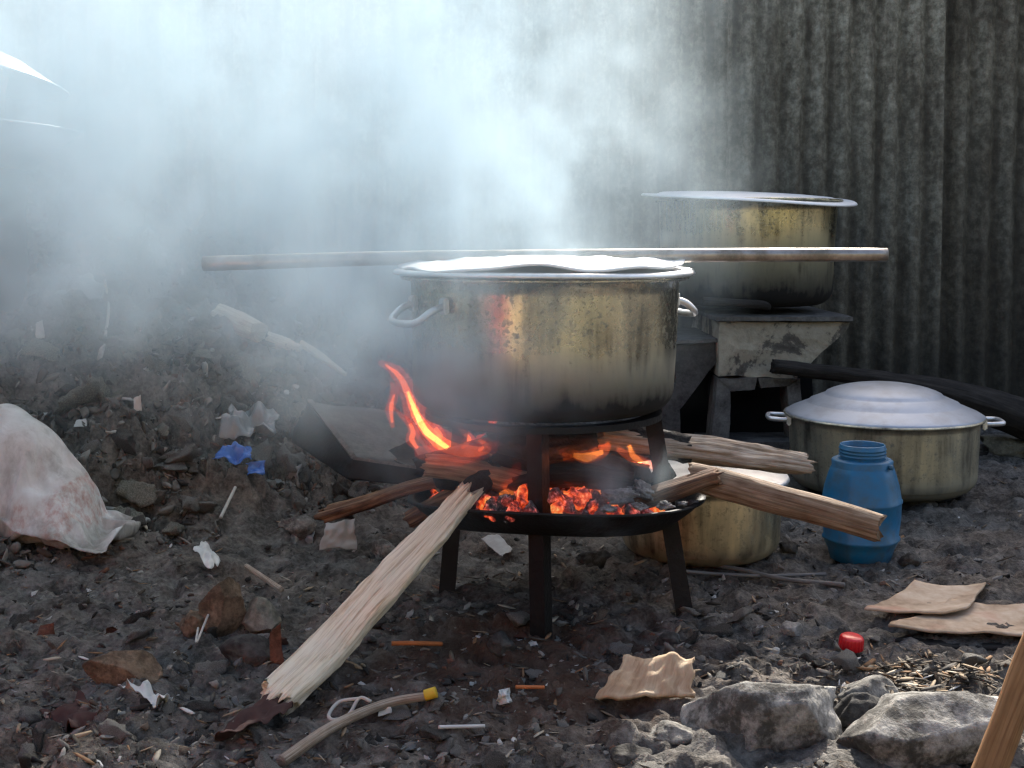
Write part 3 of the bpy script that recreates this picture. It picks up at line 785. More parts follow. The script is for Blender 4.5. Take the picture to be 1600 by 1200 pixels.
wood('firewood_log', [P(655, 735, 2.50), P(800, 700, 2.47), P(960, 690, 2.46), P(1075, 700, 2.47)], [.030, .036, .036, .028], M_CHAR,
     'thick blackened log packed close under the pot base', 27, rings=50, seg=30, a1=.2, a2=.2)
wood('firewood_log', [P(800, 762, 2.26), P(880, 742, 2.22), P(985, 752, 2.25)], [.016, .022, .016], M_DARKW,
     'small black stick across the coals behind the middle post', 28, rings=40, seg=24, a1=.2, a2=.2)
wood('firewood_log', [P(760, 690, 2.33), P(840, 702, 2.30), P(930, 690, 2.34)], [.018, .024, .018], M_CHAR,
     'blackened stick wedged just below the pot ring', 29, rings=40, seg=24, a1=.25, a2=.2)
for k, (px, py, Y, s_) in enumerate(((700, 745, 2.33, .03), (745, 752, 2.30, .026), (960, 765, 2.30, .028), (1010, 772, 2.30, .026), (900, 760, 2.30, .026), (860, 755, 2.38, .03), (1030, 745, 2.40, .03))):
    rock('char_lump', P(px, py, Y), (s_, s_ * .9, s_ * .8), 760 + k, M_CHAR, 3, (k, k * 2, k), 12, .3,
         label='black lump of char heaped among the burning logs', cat='charcoal', group='black char among the logs')

# burnt sheet-metal trough left of the fire
tr = empty('metal_trough', P(560, 730, 2.85), 'broken burnt metal trough on the rubble beside the flames', 'trough')
def panel(name, c4, mat, th=.006, seed=0, rag=.02):
    p0 = tr.location
    link(name, sheet_mesh(name, [Vector(c) - p0 for c in c4], mat, 20, 14, .006, 9, th, rag, seed), tr)
panel('back_panel', [P(484, 630, 2.95), P(622, 642, 3.02), P(700, 738, 2.78), P(552, 718, 2.76)], M_ASHST, .006, 1)
panel('side_panel', [P(478, 628, 2.94), P(556, 722, 2.75), P(548, 752, 2.74), P(455, 690, 2.92)], M_BLACK, .008, 2)
panel('front_panel', [P(545, 716, 2.75), P(706, 740, 2.72), P(700, 764, 2.71), P(540, 748, 2.735)], M_BLACK, .008, 3)
panel('rim', [P(480, 626, 2.935), P(488, 626, 2.935), P(560, 716, 2.745), P(552, 718, 2.745)], M_CONC, .006, 4, .005)
panel('rim', [P(552, 713, 2.745), P(706, 737, 2.715), P(706, 741, 2.713), P(552, 718, 2.743)], M_CONC, .005, 5, .005)
panel('end_panel', [P(596, 712, 2.80), P(640, 690, 2.84), P(668, 738, 2.76), P(640, 730, 2.75)], M_BLACK, .006, 6)

# ------------------------------------------------------------------ embers, ash and flames
rr_ = np.random.RandomState(8)
cnt = 0
for k in range(46):
    a = rr_.uniform(0, 2 * math.pi); r = .24 * math.sqrt(rr_.uniform(0, 1))
    x, y = SC.x + .0 + r * math.cos(a), SC.y + r * math.sin(a) * .95
    hgt = .030 + .040 * (1 - (r / .24) ** 2) * rr_.uniform(.3, 1.0)
    zt = TZ - .035 - math.tan(TILT) * (y - SC.y) + hgt
    s = rr_.uniform(.014, .028)
    rock('charcoal_lump', (x, y, zt), (s, s * rr_.uniform(.7, 1.1), s * rr_.uniform(.6, .95)), 500 + k, M_EMBER, 3, tuple(rr_.uniform(0, 6, 3)), 12, .32,
         label='charcoal lump glowing red in the fire tray', cat='charcoal', group='glowing charcoal in the fire tray')
for (px, py, Y, s) in ((790, 790, 2.15, .030), (815, 782, 2.17, .026), (770, 798, 2.14, .022), (830, 800, 2.13, .02), (880, 785, 2.15, .028), (905, 778, 2.18, .026), (925, 792, 2.15, .018), (870, 800, 2.125, .018), (800, 803, 2.125, .02), (845, 775, 2.22, .03), (760, 785, 2.18, .02)):
    rock('charcoal_lump', P(px, py, Y), (s, s * .85, s * .8), 600 + px, M_EMBER, 3, tuple(rr_.uniform(0, 6, 3)), 12, .32,
         label='charcoal lump glowing red in the fire tray', cat='charcoal', group='glowing charcoal in the fire tray')
for k, (px, py, Y, s) in enumerate(((970, 775, 2.19, .030), (1000, 765, 2.24, .028), (1040, 790, 2.16, .014), (950, 795, 2.13, .016), (1000, 793, 2.13, .013), (1085, 785, 2.27, .012), (1065, 787, 2.2, .010))):
    rock('ash_lump', P(px, py, Y), (s * 1.2, s * .9, s * .45), 700 + k, M_ASH, 4, tuple(rr_.uniform(-.4, .4, 3)), 12, .35,
         label='grey lump of wood ash by the tray rim', cat='ash', group='ash lumps in the fire tray')

def flame(pts, radii, mat, label=None, parent=None, squash=.5):
    me = log_mesh('flame', pts, radii, mat, len(pts) * 7 + int(radii[0] * 1000), 40, 16, .18, 0, 1, (), 0, up=(0, 1, 0.2), squash=squash)
    return me
def fire(name, label, layers):
    o = link(name, flame(*layers[0]), None, label, 'flame', 'flames of the cooking fire')
    for l in layers[1:]: link('flame_core', flame(*l), o)
PT = [P(775, 700, 2.20), P(735, 704, 2.17), P(690, 692, 2.15), P(655, 655, 2.16), P(638, 615, 2.17), P(620, 582, 2.19), P(592, 566, 2.21)]
fire('flame', 'long curling flame licking round the pot base', [(PT, [.012, .022, .026, .022, .018, .013, .004], M_FIRE_R),
     ([P(765, 703, 2.2), P(735, 706, 2.17), P(692, 694, 2.15), P(655, 657, 2.16), P(638, 615, 2.17), P(622, 586, 2.19), P(602, 570, 2.205)], [.006, .011, .012, .009, .0065, .0045, .0015], M_FIRE_O),
     ([P(700, 700, 2.16), P(668, 676, 2.155), P(650, 645, 2.165), P(637, 612, 2.175)], [.004, .006, .005, .002], M_FIRE_Y)])
fire('flame', 'thin upright flame outside the long curling flame', [([P(614, 668, 2.22), P(610, 640, 2.22), P(616, 615, 2.22), P(611, 596, 2.22)], [.003, .009, .008, .002], M_FIRE_R),
     ([P(613, 660, 2.22), P(611, 638, 2.22), P(616, 616, 2.22)], [.002, .004, .002], M_FIRE_O)])
fire('flame', 'broad low flame above the brown log', [([P(650, 705, 2.2), P(680, 712, 2.18), P(720, 712, 2.18), P(780, 692, 2.2)], [.010, .020, .020, .006], M_FIRE_R)])
fire('flame', 'small flame tip against the dark pot base', [([P(766, 672, 2.12), P(770, 655, 2.12), P(775, 640, 2.13)], [.004, .008, .002], M_FIRE_R)])
fire('flame', 'small bright flame under the middle of the pot', [([P(893, 708, 2.22), P(915, 714, 2.22), P(940, 706, 2.23), P(952, 694, 2.24)], [.006, .012, .013, .005], M_FIRE_O),
     ([P(896, 711, 2.22), P(918, 714, 2.22), P(942, 706, 2.23)], [.004, .009, .004], M_FIRE_Y)])
fire('flame', 'forked orange flame under the pot beside the splintered log', [([P(965, 702, 2.25), P(985, 714, 2.25), P(1000, 720, 2.25), P(1022, 730, 2.26)], [.005, .010, .010, .004], M_FIRE_O),
     ([P(983, 696, 2.25), P(990, 712, 2.25), P(1003, 722, 2.25)], [.003, .006, .004], M_FIRE_Y)])
fire('flame', 'faint flame glowing over the coals behind the leg', [([P(870, 800, 2.17), P(872, 780, 2.18), P(890, 765, 2.19), P(930, 762, 2.21)], [.010, .016, .012, .004], M_FIRE_R),
     ([P(868, 790, 2.17), P(872, 776, 2.18), P(880, 768, 2.19)], [.004, .006, .003], M_FIRE_O)])
fire('flame', 'dim red flame over the coals beside the pale log', [([P(765, 802, 2.17), P(790, 785, 2.18), P(810, 778, 2.19), P(832, 795, 2.19)], [.010, .022, .020, .010], M_FIRE_R),
     ([P(780, 772, 2.18), P(792, 769, 2.18), P(806, 772, 2.18)], [.003, .006, .003], M_FIRE_Y)])
fire('flame', 'dim flame between the logs in the fire middle', [([P(800, 755, 2.2), P(806, 735, 2.2), P(812, 722, 2.2)], [.006, .010, .003], M_FIRE_R)])

fr = random.Random(5)
def tongue(px, py, Y, h, lean, r, lab):
    p0 = P(px, py, Y); pts = [p0]
    for k in range(1, 6):
        t = k / 5
        pts.append(p0 + Vector((lean * t + .010 * math.sin(t * 6 + px), .012 * math.sin(t * 5 + py), h * t)))
    rad = [r * .5, r, r * .9, r * .65, r * .4, r * .06]
    fire('flame', lab, [(pts, rad, M_FIRE_R), (pts[:4], [q * .45 for q in rad[:4]], M_FIRE_O)])
tongue(652, 700, 2.18, .075, -.035, .011, 'slim flame leaning outward at the log end')
tongue(690, 702, 2.14, .060, -.030, .012, 'slim flame behind the long curling flame')
tongue(722, 700, 2.13, .045, .008, .010, 'short flame rising along the pot base')
tongue(748, 704, 2.14, .032, .012, .010, 'short flame at the front of the brown log')
tongue(880, 718, 2.20, .022, .010, .010, 'tiny flame beside the middle post under the pot')
tongue(932, 716, 2.21, .030, .012, .009, 'tiny flame above the blackened log')
tongue(1006, 728, 2.22, .030, -.018, .008, 'tiny flame near the ring post by the splintered log')
tongue(800, 778, 2.15, .040, -.006, .010, 'low flame rising from the coals next to the middle post')
tongue(884, 790, 2.13, .045, .004, .010, 'low flame rising from the coals past the middle post')
# ash bed in the tray
ab = lathe('ash_bed', [(.001, .030), (.06, .028), (.13, .018), (.20, .000), (.225, -.010), (.236, -.016)], M_ASH, 60,
           lambda a, r, z: (0, .010 * float(fbm(r * math.cos(a) * 40, r * math.sin(a) * 40, 0, 3, 5)) * (1 if r < .24 else .2)))
o = link('ash_bed', ab, None, 'grey wood ash heaped in the fire tray', 'ash', None, 'stuff', (SC.x + .012, SC.y, TZ - .012)); o.rotation_euler = (-TILT, 0, 0)

# ------------------------------------------------------------------ sack: a sewn cloth bag let fall over its lumpy filling
def sew_sack(W=.74, D=.50, nu=52, nv=38, frames=26):
    import bmesh
    idx, V, F = {}, [], []
    sim = bpy.data.scenes.new('sack_sim'); main = bpy.context.window.scene if bpy.context.window else None
    def vid(i, j, side):
        if i in (0, nu) or j in (0, nv): side = 0
        k = (i, j, side)
        if k not in idx:
            idx[k] = len(V)
            x, y = (i / nu - .5) * W, (j / nv - .5) * D
            e, f = min(i, nu - i) / nu * W, min(j, nv - j) / nv * D
            h = .11 * (1 - math.exp(-e / .10)) * (1 - math.exp(-f / .10)) * side
            V.append((x, y, .17 + h * 1.55 + .012 * math.sin(9 * x + 4 * y) * math.sin(13 * y - 5 * x)))
        return idx[k]
    for sd_ in (1, -1):
        for i in range(nu):
            for j in range(nv):
                q = [vid(i, j, sd_), vid(i + 1, j, sd_), vid(i + 1, j + 1, sd_), vid(i, j + 1, sd_)]
                F.append(q if sd_ > 0 else q[::-1])
    me = bpy.data.meshes.new('sack'); me.from_pydata(V, [], F); me.update()
    o = bpy.data.objects.new('sack_sim', me); sim.collection.objects.link(o)
    b = bmesh.new()
    for (cx, cy_, cz, a, bb, cc) in ((-.08, 0, .135, .20, .15, .135), (.10, -.02, .08, .13, .13, .085), (-.16, .05, .2, .11, .1, .10)):
        r = bmesh.ops.create_icosphere(b, subdivisions=4, radius=1)
        for v in r['verts']: v.co = (cx + v.co.x * a, cy_ + v.co.y * bb, cz + v.co.z * cc)
    fm = bpy.data.meshes.new('fill'); b.to_mesh(fm); b.free()
    pm = bpy.data.meshes.new('base'); pm.from_pydata([(-2, -2, 0), (2, -2, 0), (2, 2, 0), (-2, 2, 0)], [], [(0, 1, 2, 3)])
    extra = []
    for m_, fr in ((fm, 15), (pm, 20)):
        q = bpy.data.objects.new('support_sim', m_); sim.collection.objects.link(q); extra.append(q)
        q.modifiers.new('c', 'COLLISION'); q.collision.cloth_friction = fr; q.collision.thickness_outer = .004
    c = o.modifiers.new('cloth', 'CLOTH'); st = c.settings
    st.quality = 5; st.mass = .15; st.tension_stiffness = 25; st.compression_stiffness = 25; st.shear_stiffness = 8; st.bending_stiffness = .03
    st.tension_damping = 8; st.compression_damping = 8; st.air_damping = 3; st.shrink_min = -.12
    c.collision_settings.distance_min = .004; c.collision_settings.collision_quality = 2
    c.point_cache.frame_start = 1; c.point_cache.frame_end = frames
    for f in range(1, frames + 1): sim.frame_set(f)
    dg = sim.view_layers[0].depsgraph; dg.update()
    me2 = bpy.data.meshes.new_from_object(o.evaluated_get(dg))
    bpy.data.scenes.remove(sim)
    for q in [o] + extra: bpy.data.objects.remove(q)
    return me2
try:
    SACK = sew_sack()
    co = np.array([v.co[:] for v in SACK.vertices])
    assert np.isfinite(co).all() and .2 < co[:, 2].max() < .4
except Exception as e:                                       # a plain bag shape if the cloth solver is not available
    print('sack fallback', e)
    V_, F_ = ICO[5]; V_ = V_.copy(); V_[:, 2] = np.maximum(V_[:, 2], -.8)
    SACK = fast_mesh('sack', (V_ + .1 * fbm(V_[:, 0] * 2, V_[:, 1] * 2, V_[:, 2] * 2, 3, 4)[:, None]) * (.33, .22, .17) + (0, 0, .14), F_, None, True)
SACK.materials.clear(); SACK.materials.append(M_SACK)
SACK.polygons.foreach_set('use_smooth', [True] * len(SACK.polygons))
sk = link('woven_sack', SACK, None, 'crumpled white woven sack with faded red print on the dirt', 'sack', None, None, (-1.06, 2.70, float(g0(-.92, 2.60)) + .022))
sk.scale = (.58, .54, .98); sk.rotation_euler = (0, 0, R(-8))
ss_ = sk.modifiers.new('smooth', 'SUBSURF'); ss_.levels = 1; ss_.render_levels = 1

# ------------------------------------------------------------------ stack of basins on a drum, far left in the smoke
dx, dy = -1.56, 3.2
dz = float(g0(dx, dy)) - .03
link('steel_drum', lathe('steel_drum', [(.001, 0), (.26, 0), (.265, .01)] + [(.265 + (.006 if k % 4 == 2 else 0), .02 + k * .05) for k in range(max(1, int((.88 - dz) / .05)))] + [(.265, .898 - dz), (.26, .903 - dz), (.001, .898 - dz)], M_BLACK, 48), None,
     'dark steel drum carrying the basin on the smoky mound', 'drum', None, None, (dx, dy, dz))
bw = lathe('basin', [(.001, .0), (.20, .0), (.28, .022), (.35, .085), (.395, .120), (.412, .122), (.412, .116), (.395, .113), (.35, .076), (.28, .014), (.20, .006), (.001, .006)], M_LIDG, 80)
o = link('basin', bw, None, 'wide shallow aluminium basin on the drum half hidden in smoke', 'basin', None, None, (dx, dy, .905)); o.rotation_euler = (0, R(3), 0)
ip = link('inner_pot', lathe('inner_pot', [(.001, 0), (.20, 0), (.21, .01), (.222, .20), (.232, .235), (.215, .235), (.2, .02), (.001, .01)], M_POTB, 48), None,
          'pot with domed lid standing in the basin in the smoke', 'pot', None, None, (dx, dy, .915))
up = lathe('lid', [(.001, .095), (.15, .085), (.27, .052), (.36, .010), (.388, .0), (.388, -.006), (.36, .001), (.27, .043), (.15, .076), (.001, .086)], M_LIDG, 80)
o = link('lid', up, ip, loc=(0, 0, .262)); o.rotation_euler = (R(-4), R(9), 0)

# ------------------------------------------------------------------ named stones and rubbish
def stone(px, py, dims, seed, mat, label, sub=4, rot=(0, 0, 0), name='stone', lift=.3, rough=.10, cuts=9):
    g = G(px, py)
    return rock(name, g + Vector((0, 0, dims[2] * lift)), dims, seed, mat, sub, rot, cuts, rough, label=label, cat='stone')
rock('kerb_stone', (P(1195, 1100, 1.745).x, 1.745, .018), (.150, .096, .072), 31, M_ROCK, 5, (R(4), R(-6), R(8)), 18, .045, label='large rough grey stone with sunlit top beside the bark chip', cat='stone')
rock('kerb_stone', (P(1435, 1130, 1.70).x, 1.69, .020), (.158, .096, .072), 34, M_ROCK, 5, (R(2), R(-8), R(-10)), 18, .045, label='large rough grey stone with sunlit top beside the orange stake', cat='stone')
rock('stone', (P(1350, 1100, 1.86).x, 1.86, .012), (.055, .045, .032), 37, M_RUBG, 4, label='small grey stone wedged between the two large kerb stones', cat='stone')
rock('stone', (P(1345, 1115, 1.78).x, 1.775, .012), (.045, .03, .035), 38, M_ROCKD, 4, label='small black stone wedged between the two large kerb stones', cat='stone')
stone(1050, 1150, (.040, .030, .014), 39, M_RUBG, 'low flat grey stone in front of the bark chip')
stone(985, 1185, (.032, .026, .012), 40, M_RUBD, 'low dark stone at the front edge near the large grey stone')
stone(347, 985, (.056, .046, .070), 41, M_ROCKB, 'upright brown stone at the foot of the mound', rot=(0, .2, .3), lift=.5, sub=5, cuts=20, rough=.05)
stone(408, 988, (.045, .035, .044), 42, M_ROCKG, 'pale greenish stone leaning beside the upright brown stone', rot=(.1, .3, 0), lift=.5, sub=5, cuts=20, rough=.05)
stone(305, 985, (.028, .026, .03), 43, M_ROCKB, 'small brown stone beside the upright brown stone')
stone(190, 1066, (.066, .046, .044), 44, M_ROCKB, 'brown block of stone alone on the trodden dirt', rot=(0, .12, .1), cuts=22, rough=.05, lift=.5, sub=5)
stone(385, 1030, (.05, .04, .032), 45, M_ROCKD, 'dark stone under the upright brown stone')
stone(1237, 995, (.021, .018, .020), 46, M_RUBW, 'small whitish stone on the dirt left of the red cap', sub=3, lift=.6)
stone(1048, 1005, (.022, .018, .016), 47, M_ROCKD, 'small black cinder on the dirt in front of the stand', sub=3)
stone(785, 1015, (.026, .022, .022), 48, M_ROCKD, 'black cinder under the front leg of the stand', sub=3)
stone(465, 835, (.045, .03, .03), 49, M_RUBG, 'pale grey lump on the mound foot beside the torn grey scrap', lift=.5)
stone(600, 870, (.04, .03, .026), 50, M_RUBG, 'grey lump of rubble beside the pale split log', lift=.5)
stone(1100, 960, (.03, .02, .014), 51, M_RUBD, 'flat dark stone by the foot of the stand', sub=3)
stone(930, 880, (.05, .035, .022), 52, M_ROCKD, 'dark lump behind the front leg of the stand')
stone(1232, 860, (.03, .02, .015), 53, M_ROCKD, 'low dark stone between small pot and blue jar', sub=3)
stone(1418, 880, (.03, .025, .018), 54, M_RUBD, 'dark stone beside the base of the blue jar', sub=3)

def scrap(name, c4, mat, label, cat, seed, amp=.010, freq=22, curl=.0, rag=.10, th=.0012, nu=22, nv=18, lift=.016):
    if rag >= .1: rag, amp, freq = rag * .6, amp * 1.6, freq * 1.3
    up_ = Vector((0, 0, lift))
    return link(name, sheet_mesh(name, [Vector(c) + up_ for c in c4], mat, nu, nv, amp, freq, th, rag, seed, curl), None, label, cat)
def gq(*pp): return [G(*p) for p in pp]
def stand(px, py, w, h, lean=.03):
    """four corners of a scrap that stands up a little from the ground at that spot"""
    g = G(px, py); k = w / 2
    return [g + Vector((-k, 0, 0)), g + Vector((k, .01, 0)), g + Vector((k * .9, lean, h)), g + Vector((-k * .8, lean, h * .8))]
scrap('paper_scrap', stand(528, 862, .080, .062), M_PAPER, 'torn grey scrap standing up beside the reddish plank', 'scrap', 1, .008, 18, 0, .18, lift=.005)
scrap('paper_scrap', stand(470, 855, .06, .04), M_FILM, 'crumpled grey scrap left of the torn grey scrap', 'scrap', 2, .012, lift=.0)
scrap('plastic_scrap', gq((300, 880), (322, 868), (345, 898), (330, 905)), M_WHITEP, 'small white plastic scrap on the mound above the brown stone', 'scrap', 3, .006, lift=.03)
scrap('paper_scrap', gq((752, 862), (775, 850), (800, 868), (785, 884)), M_PAPER, 'flat pale scrap seen between the legs of the stand', 'scrap', 4, .003, lift=.018)
scrap('plastic_wrapper', gq((185, 1088), (205, 1083), (265, 1108), (255, 1118)), M_WHITEP, 'twisted white wrapper in front of the brown block', 'wrapper', 5, .010, 40, 0, .2, lift=.016)
scrap('blue_wrapper', [p + Vector((0, 0, .0)) for p in stand(362, 748, .085, .030, .05)], M_BLUEP, 'shiny blue plastic wrapper on the mound', 'wrapper', 6, .010, 30, 0, .15, lift=.022)
scrap('blue_wrapper', stand(395, 757, .055, .034, .03), M_BLUEP, 'blue plastic flap beside the shiny blue wrapper', 'wrapper', 7, .006, 30, 0, .1, lift=.014)
scrap('plastic_bag', stand(440, 765, .09, .055, .06), M_FILM, 'grey plastic film draped beside the blue wrapper', 'bag', 8, .018, 22, 0, .12, lift=.012)
scrap('plastic_bag', stand(385, 705, .14, .06, .12), M_FILM, 'wrinkled grey plastic bag on the mound above the blue wrapper', 'bag', 9, .022, 20, 0, .12, lift=.020)
scrap('plastic_bag', stand(110, 485, .16, .03, .10), M_FILM, 'grey plastic sheet high on the smoky mound', 'bag', 10, .015, 16, 0, .12, lift=.04)
scrap('plastic_scrap', stand(62, 548, .020, .045, .0), M_WHITEP, 'thin white scrap sticking up on the mound above the sack', 'scrap', 11, .004, lift=.03)
scrap('plastic_scrap', stand(215, 682, .018, .040, .0), M_WHITEP, 'thin white scrap sticking up on the mound right of the sack', 'scrap', 12, .004, lift=.03)
scrap('plastic_scrap', stand(125, 690, .03, .02, .01), M_WHITEP, 'small white scrap on the mound just above the sack', 'scrap', 13, .004, lift=.03)
scrap('rag', gq((330, 1150), (440, 1110), (455, 1130), (350, 1175)), M_MAROON, 'dark maroon rag trodden into the dirt at the front', 'rag', 14, .010, 25, 0, .25, lift=.012)
scrap('rag', gq((60, 1120), (120, 1100), (180, 1130), (110, 1150)), M_MAROON, 'dark reddish scrap of cloth in the front dirt corner', 'rag', 15, .010, 25, 0, .25, lift=.010)
scrap('plastic_scrap', stand(70, 1003, .030, .020, .01), M_RUBR, 'red and white crumb on the dirt below the sack', 'scrap', 16, .004, lift=.008)
scrap('plastic_scrap', stand(787, 1112, .026, .024, .01), M_WHITEP, 'white crumpled plastic bit in front of the stand', 'scrap', 17, .008, 60, lift=.008)
scrap('plastic_scrap', stand(600, 1130, .02, .010, .01), M_WHITEP, 'tiny white plastic bit beside the twine loop', 'scrap', 18, .004, lift=.008)
scrap('plastic_strip', stand(432, 1042, .020, .075, -.01), M_RUBR, 'curled red and white plastic strip beside the pale log', 'scrap', 19, .010, 25, 0, .05, lift=.0)
scrap('bark_chip', [G(932, 1105) + Vector((0, 0, .006)), G(1082, 1100) + Vector((0, 0, .006)), G(1085, 1075) + Vector((0, 0, .046)), G(975, 1080) + Vector((0, 0, .036))], M_CHIP,
      'tan bark chip lying on the dirt near the large grey stone', 'wood chip', 20, .005, 30, 0, .10, .006, 26, 16, lift=.008)
scrap('cardboard_sheet', [P(1345, 970, 2.24), P(1500, 974, 2.22), P(1540, 926, 2.40), P(1430, 924, 2.42)], M_CARD, 'smaller curled cardboard sheet lying on the bigger one', 'cardboard', 21, .006, 10, .012, .05, .004, 30, 20, lift=.010)
scrap('cardboard_sheet', [P(1385, 988, 2.16), P(1680, 1004, 2.12), P(1690, 952, 2.30), P(1480, 946, 2.32)], M_CARD, 'bigger torn cardboard sheet on the dirt under the smaller one', 'cardboard', 22, .005, 10, .010, .05, .004, 34, 22, lift=.004)
scrap('dark_sheet', [P(1395, 1006, 2.15), P(1660, 1024, 2.11), P(1670, 980, 2.28), P(1480, 974, 2.30)], M_DARKW, 'dark flat sheet under the two cardboard sheets', 'board', 23, .003, 10, .0, .05, .008, 30, 16, lift=.006)  # dark sheet whose edge shows below the cardboard

# red bottle cap
g = G(1329, 1026)
cap = lathe('bottle_cap', [(.001, .022), (.017, .022), (.0195, .020), (.0205, .017), (.0212, .0), (.0205, -.001), (.019, .0), (.0185, .017), (.001, .019)], M_REDP, 80,
            lambda a, r, z: (.0007 * (1 if int(a / (2 * math.pi) * 40) % 2 else -1) if r > .0195 else 0, 0))
o = link('bottle_cap', cap, None, 'small bright red bottle cap on the dirt', 'bottle cap', None, None, g + Vector((0, 0, .016))); o.rotation_euler = (R(5), R(4), 0)

def cord(name, pxs, r, mat, label, cat, lift=.006, rings=40):
    pts = [G(*p) + Vector((0, 0, lift)) for p in pxs]
    return link(name, tube_mesh(name, pts, r, mat, 8, rings), None, label, cat)
cord('twine_loop', [(560, 1116), (530, 1122), (514, 1134), (522, 1142), (545, 1136), (562, 1126), (580, 1122)], .0028, M_TWINE, 'loop of pale twine on the dirt in front of the log end', 'twine', .016)
cord('plastic_straw', [(686, 1155), (757, 1152)], .0028, M_WHITEP, 'thin white plastic stick on the dirt at the front', 'stick', .016)
st = cord('stick', [(440, 1205), (520, 1150), (600, 1115), (668, 1100)], [.009, .008, .007], M_SPLIT, 'flat grey stick on the dirt with a yellow tip', 'stick', .012)
link('yellow_tip', tube_mesh('yellow_tip', [G(664, 1102) + Vector((0, 0, .014)), G(682, 1098) + Vector((0, 0, .016))], .009, M_YEL, 8, 6), st)
cord('orange_splinter', [(612, 1020), (645, 1022), (690, 1021)], .004, M_ORG, 'orange wood splinter on the scorched dirt', 'splinter', .016)
cord('orange_splinter', [(806, 1092), (850, 1090)], .003, M_ORG, 'short orange splinter in front of the stand', 'splinter', .016)
cord('cable', [(1070, 880), (1110, 890), (1160, 902), (1230, 915), (1320, 922)], .005, M_WIRE, 'grey cable end lying past the small pot', 'cable', .010)
cord('cable', [(1060, 900), (1120, 905), (1190, 908), (1290, 905)], .004, M_WIRE, 'second thinner grey cable crossing the first one', 'cable', .010)
cord('dry_stem', [(310, 1000), (308, 1020), (330, 975), (345, 965)], .0022, M_TWINE, 'thin dry bent stem against the upright brown stone', 'stem', .02)
cord('dry_stem', [(165, 545), (170, 500), (164, 455)], .004, M_TWINE, 'thin upright dry stem on the smoky mound', 'stem', .03)
cord('stick', [(385, 900), (440, 945)], .006, M_SPLIT, 'grey stick lying above the pale greenish stone', 'stick', .02)
cord('stick', [(345, 832), (368, 782)], .004, M_TWINE, 'short pale twig on the mound below the blue wrapper', 'stick', .03)
wood('firewood_log', [P(340, 490, 3.52), P(372, 504, 3.48), P(404, 520, 3.42)], [.030, .034, .030], M_PALE, 'pale log stub at the crest of the mound', 50, rings=30, seg=30)
wood('firewood_branch', [P(395, 520, 3.55), P(440, 536, 3.5), P(470, 545, 3.46)], [.018, .022, .010], M_PALE, 'pale branch below the log stub on the mound crest', 51, rings=30, seg=20)
wood('firewood_branch', [P(470, 536, 3.5), P(500, 556, 3.46), P(540, 585, 3.4)], [.010, .012, .006], M_PALE, 'thin bent branch at the end of the mound crest', 52, rings=30, seg=16)
wood('firewood_plank', [P(240, 470, 3.62), P(275, 480, 3.6), P(305, 482, 3.58)], [.02, .026, .02], M_RED, 'short reddish board on the mound crest', 53, rings=24, seg=20, flats=((R(90), .4),))
# leaning stake, front corner
a = P(1540, 1215, 1.50); b = P(1630, 985, 1.56); dd = (b - a)
link('wooden_stake', log_mesh('wooden_stake', [a - dd * .55, a, b, b + dd * 1.6], [.024, .024, .024, .023], M_PLANK, 60, 50, 28, .05, .06, 1, ((R(60), .8), (R(150), .8), (R(240), .8), (R(330), .8)), .1), None,
     'orange brown wooden stake leaning at the front corner', 'stake')

# ------------------------------------------------------------------ loose rubble
def yd(rs, n, lo=1.55, hi=4.6, p=1.6):
    u = rs.uniform(0, 1, n); return (lo ** (1 - p) + u * (hi ** (1 - p) - lo ** (1 - p))) ** (1 / (1 - p))
BW = G(375, 752); LS = G(372, 520)
def clear_of(x, y):
    ok = np.ones(len(x), bool)
    for (cx, cy_, r) in ((BW.x, BW.y - .03, .11), (-.82, 3.5, .10), (RP.x, RP.y, .30), (JP.x, JP.y, .12), (SP.x, SP.y, .21), (.3, 1.74, .15), (.57, 1.69, .15), (.70, 2.27, .13), (.84, 2.22, .17)):
        ok &= np.hypot(x - cx, y - cy_) > r
    return ok
rs = np.random.RandomState(12)
kinds = []
for k in range(18):
    V_, F_ = rock_arr((1.25, rs.uniform(.5, 1.1), rs.uniform(.25, .7)), 900 + k, 2, 9, .22, .22, .62)
    kinds.append((V_, F_))
def scatter(N, lo, hi, seed, xmin, xmax, keep=None, p=1.6, e=3):
    rs = np.random.RandomState(seed)
    y = yd(rs, N, p=p); x = rs.uniform(xmin, xmax, N) * (y * .47 + .15)
    ok = clear_of(x, y)
    if keep is not None: ok &= keep(x, y, rs)
    x, y = x[ok], y[ok]
    z = gfull(x, y)
    s = lo + (hi - lo) * rs.uniform(0, 1, len(x)) ** e
    return x, y, z, s, rs
def rotm(rs, n, flat=1.0):
    a, b, c = rs.uniform(0, 2 * np.pi, n), rs.normal(0, .5 * flat, n), rs.normal(0, .5 * flat, n)
    ca, sa, cb, sb, cc, sc_ = np.cos(a), np.sin(a), np.cos(b), np.sin(b), np.cos(c), np.sin(c)
    M = np.zeros((n, 3, 3))
    M[:, 0, 0] = ca * cb; M[:, 0, 1] = ca * sb * sc_ - sa * cc; M[:, 0, 2] = ca * sb * cc + sa * sc_
    M[:, 1, 0] = sa * cb; M[:, 1, 1] = sa * sb * sc_ + ca * cc; M[:, 1, 2] = sa * sb * cc - ca * sc_
    M[:, 2, 0] = -sb; M[:, 2, 1] = cb * sc_; M[:, 2, 2] = cb * cc
    return M
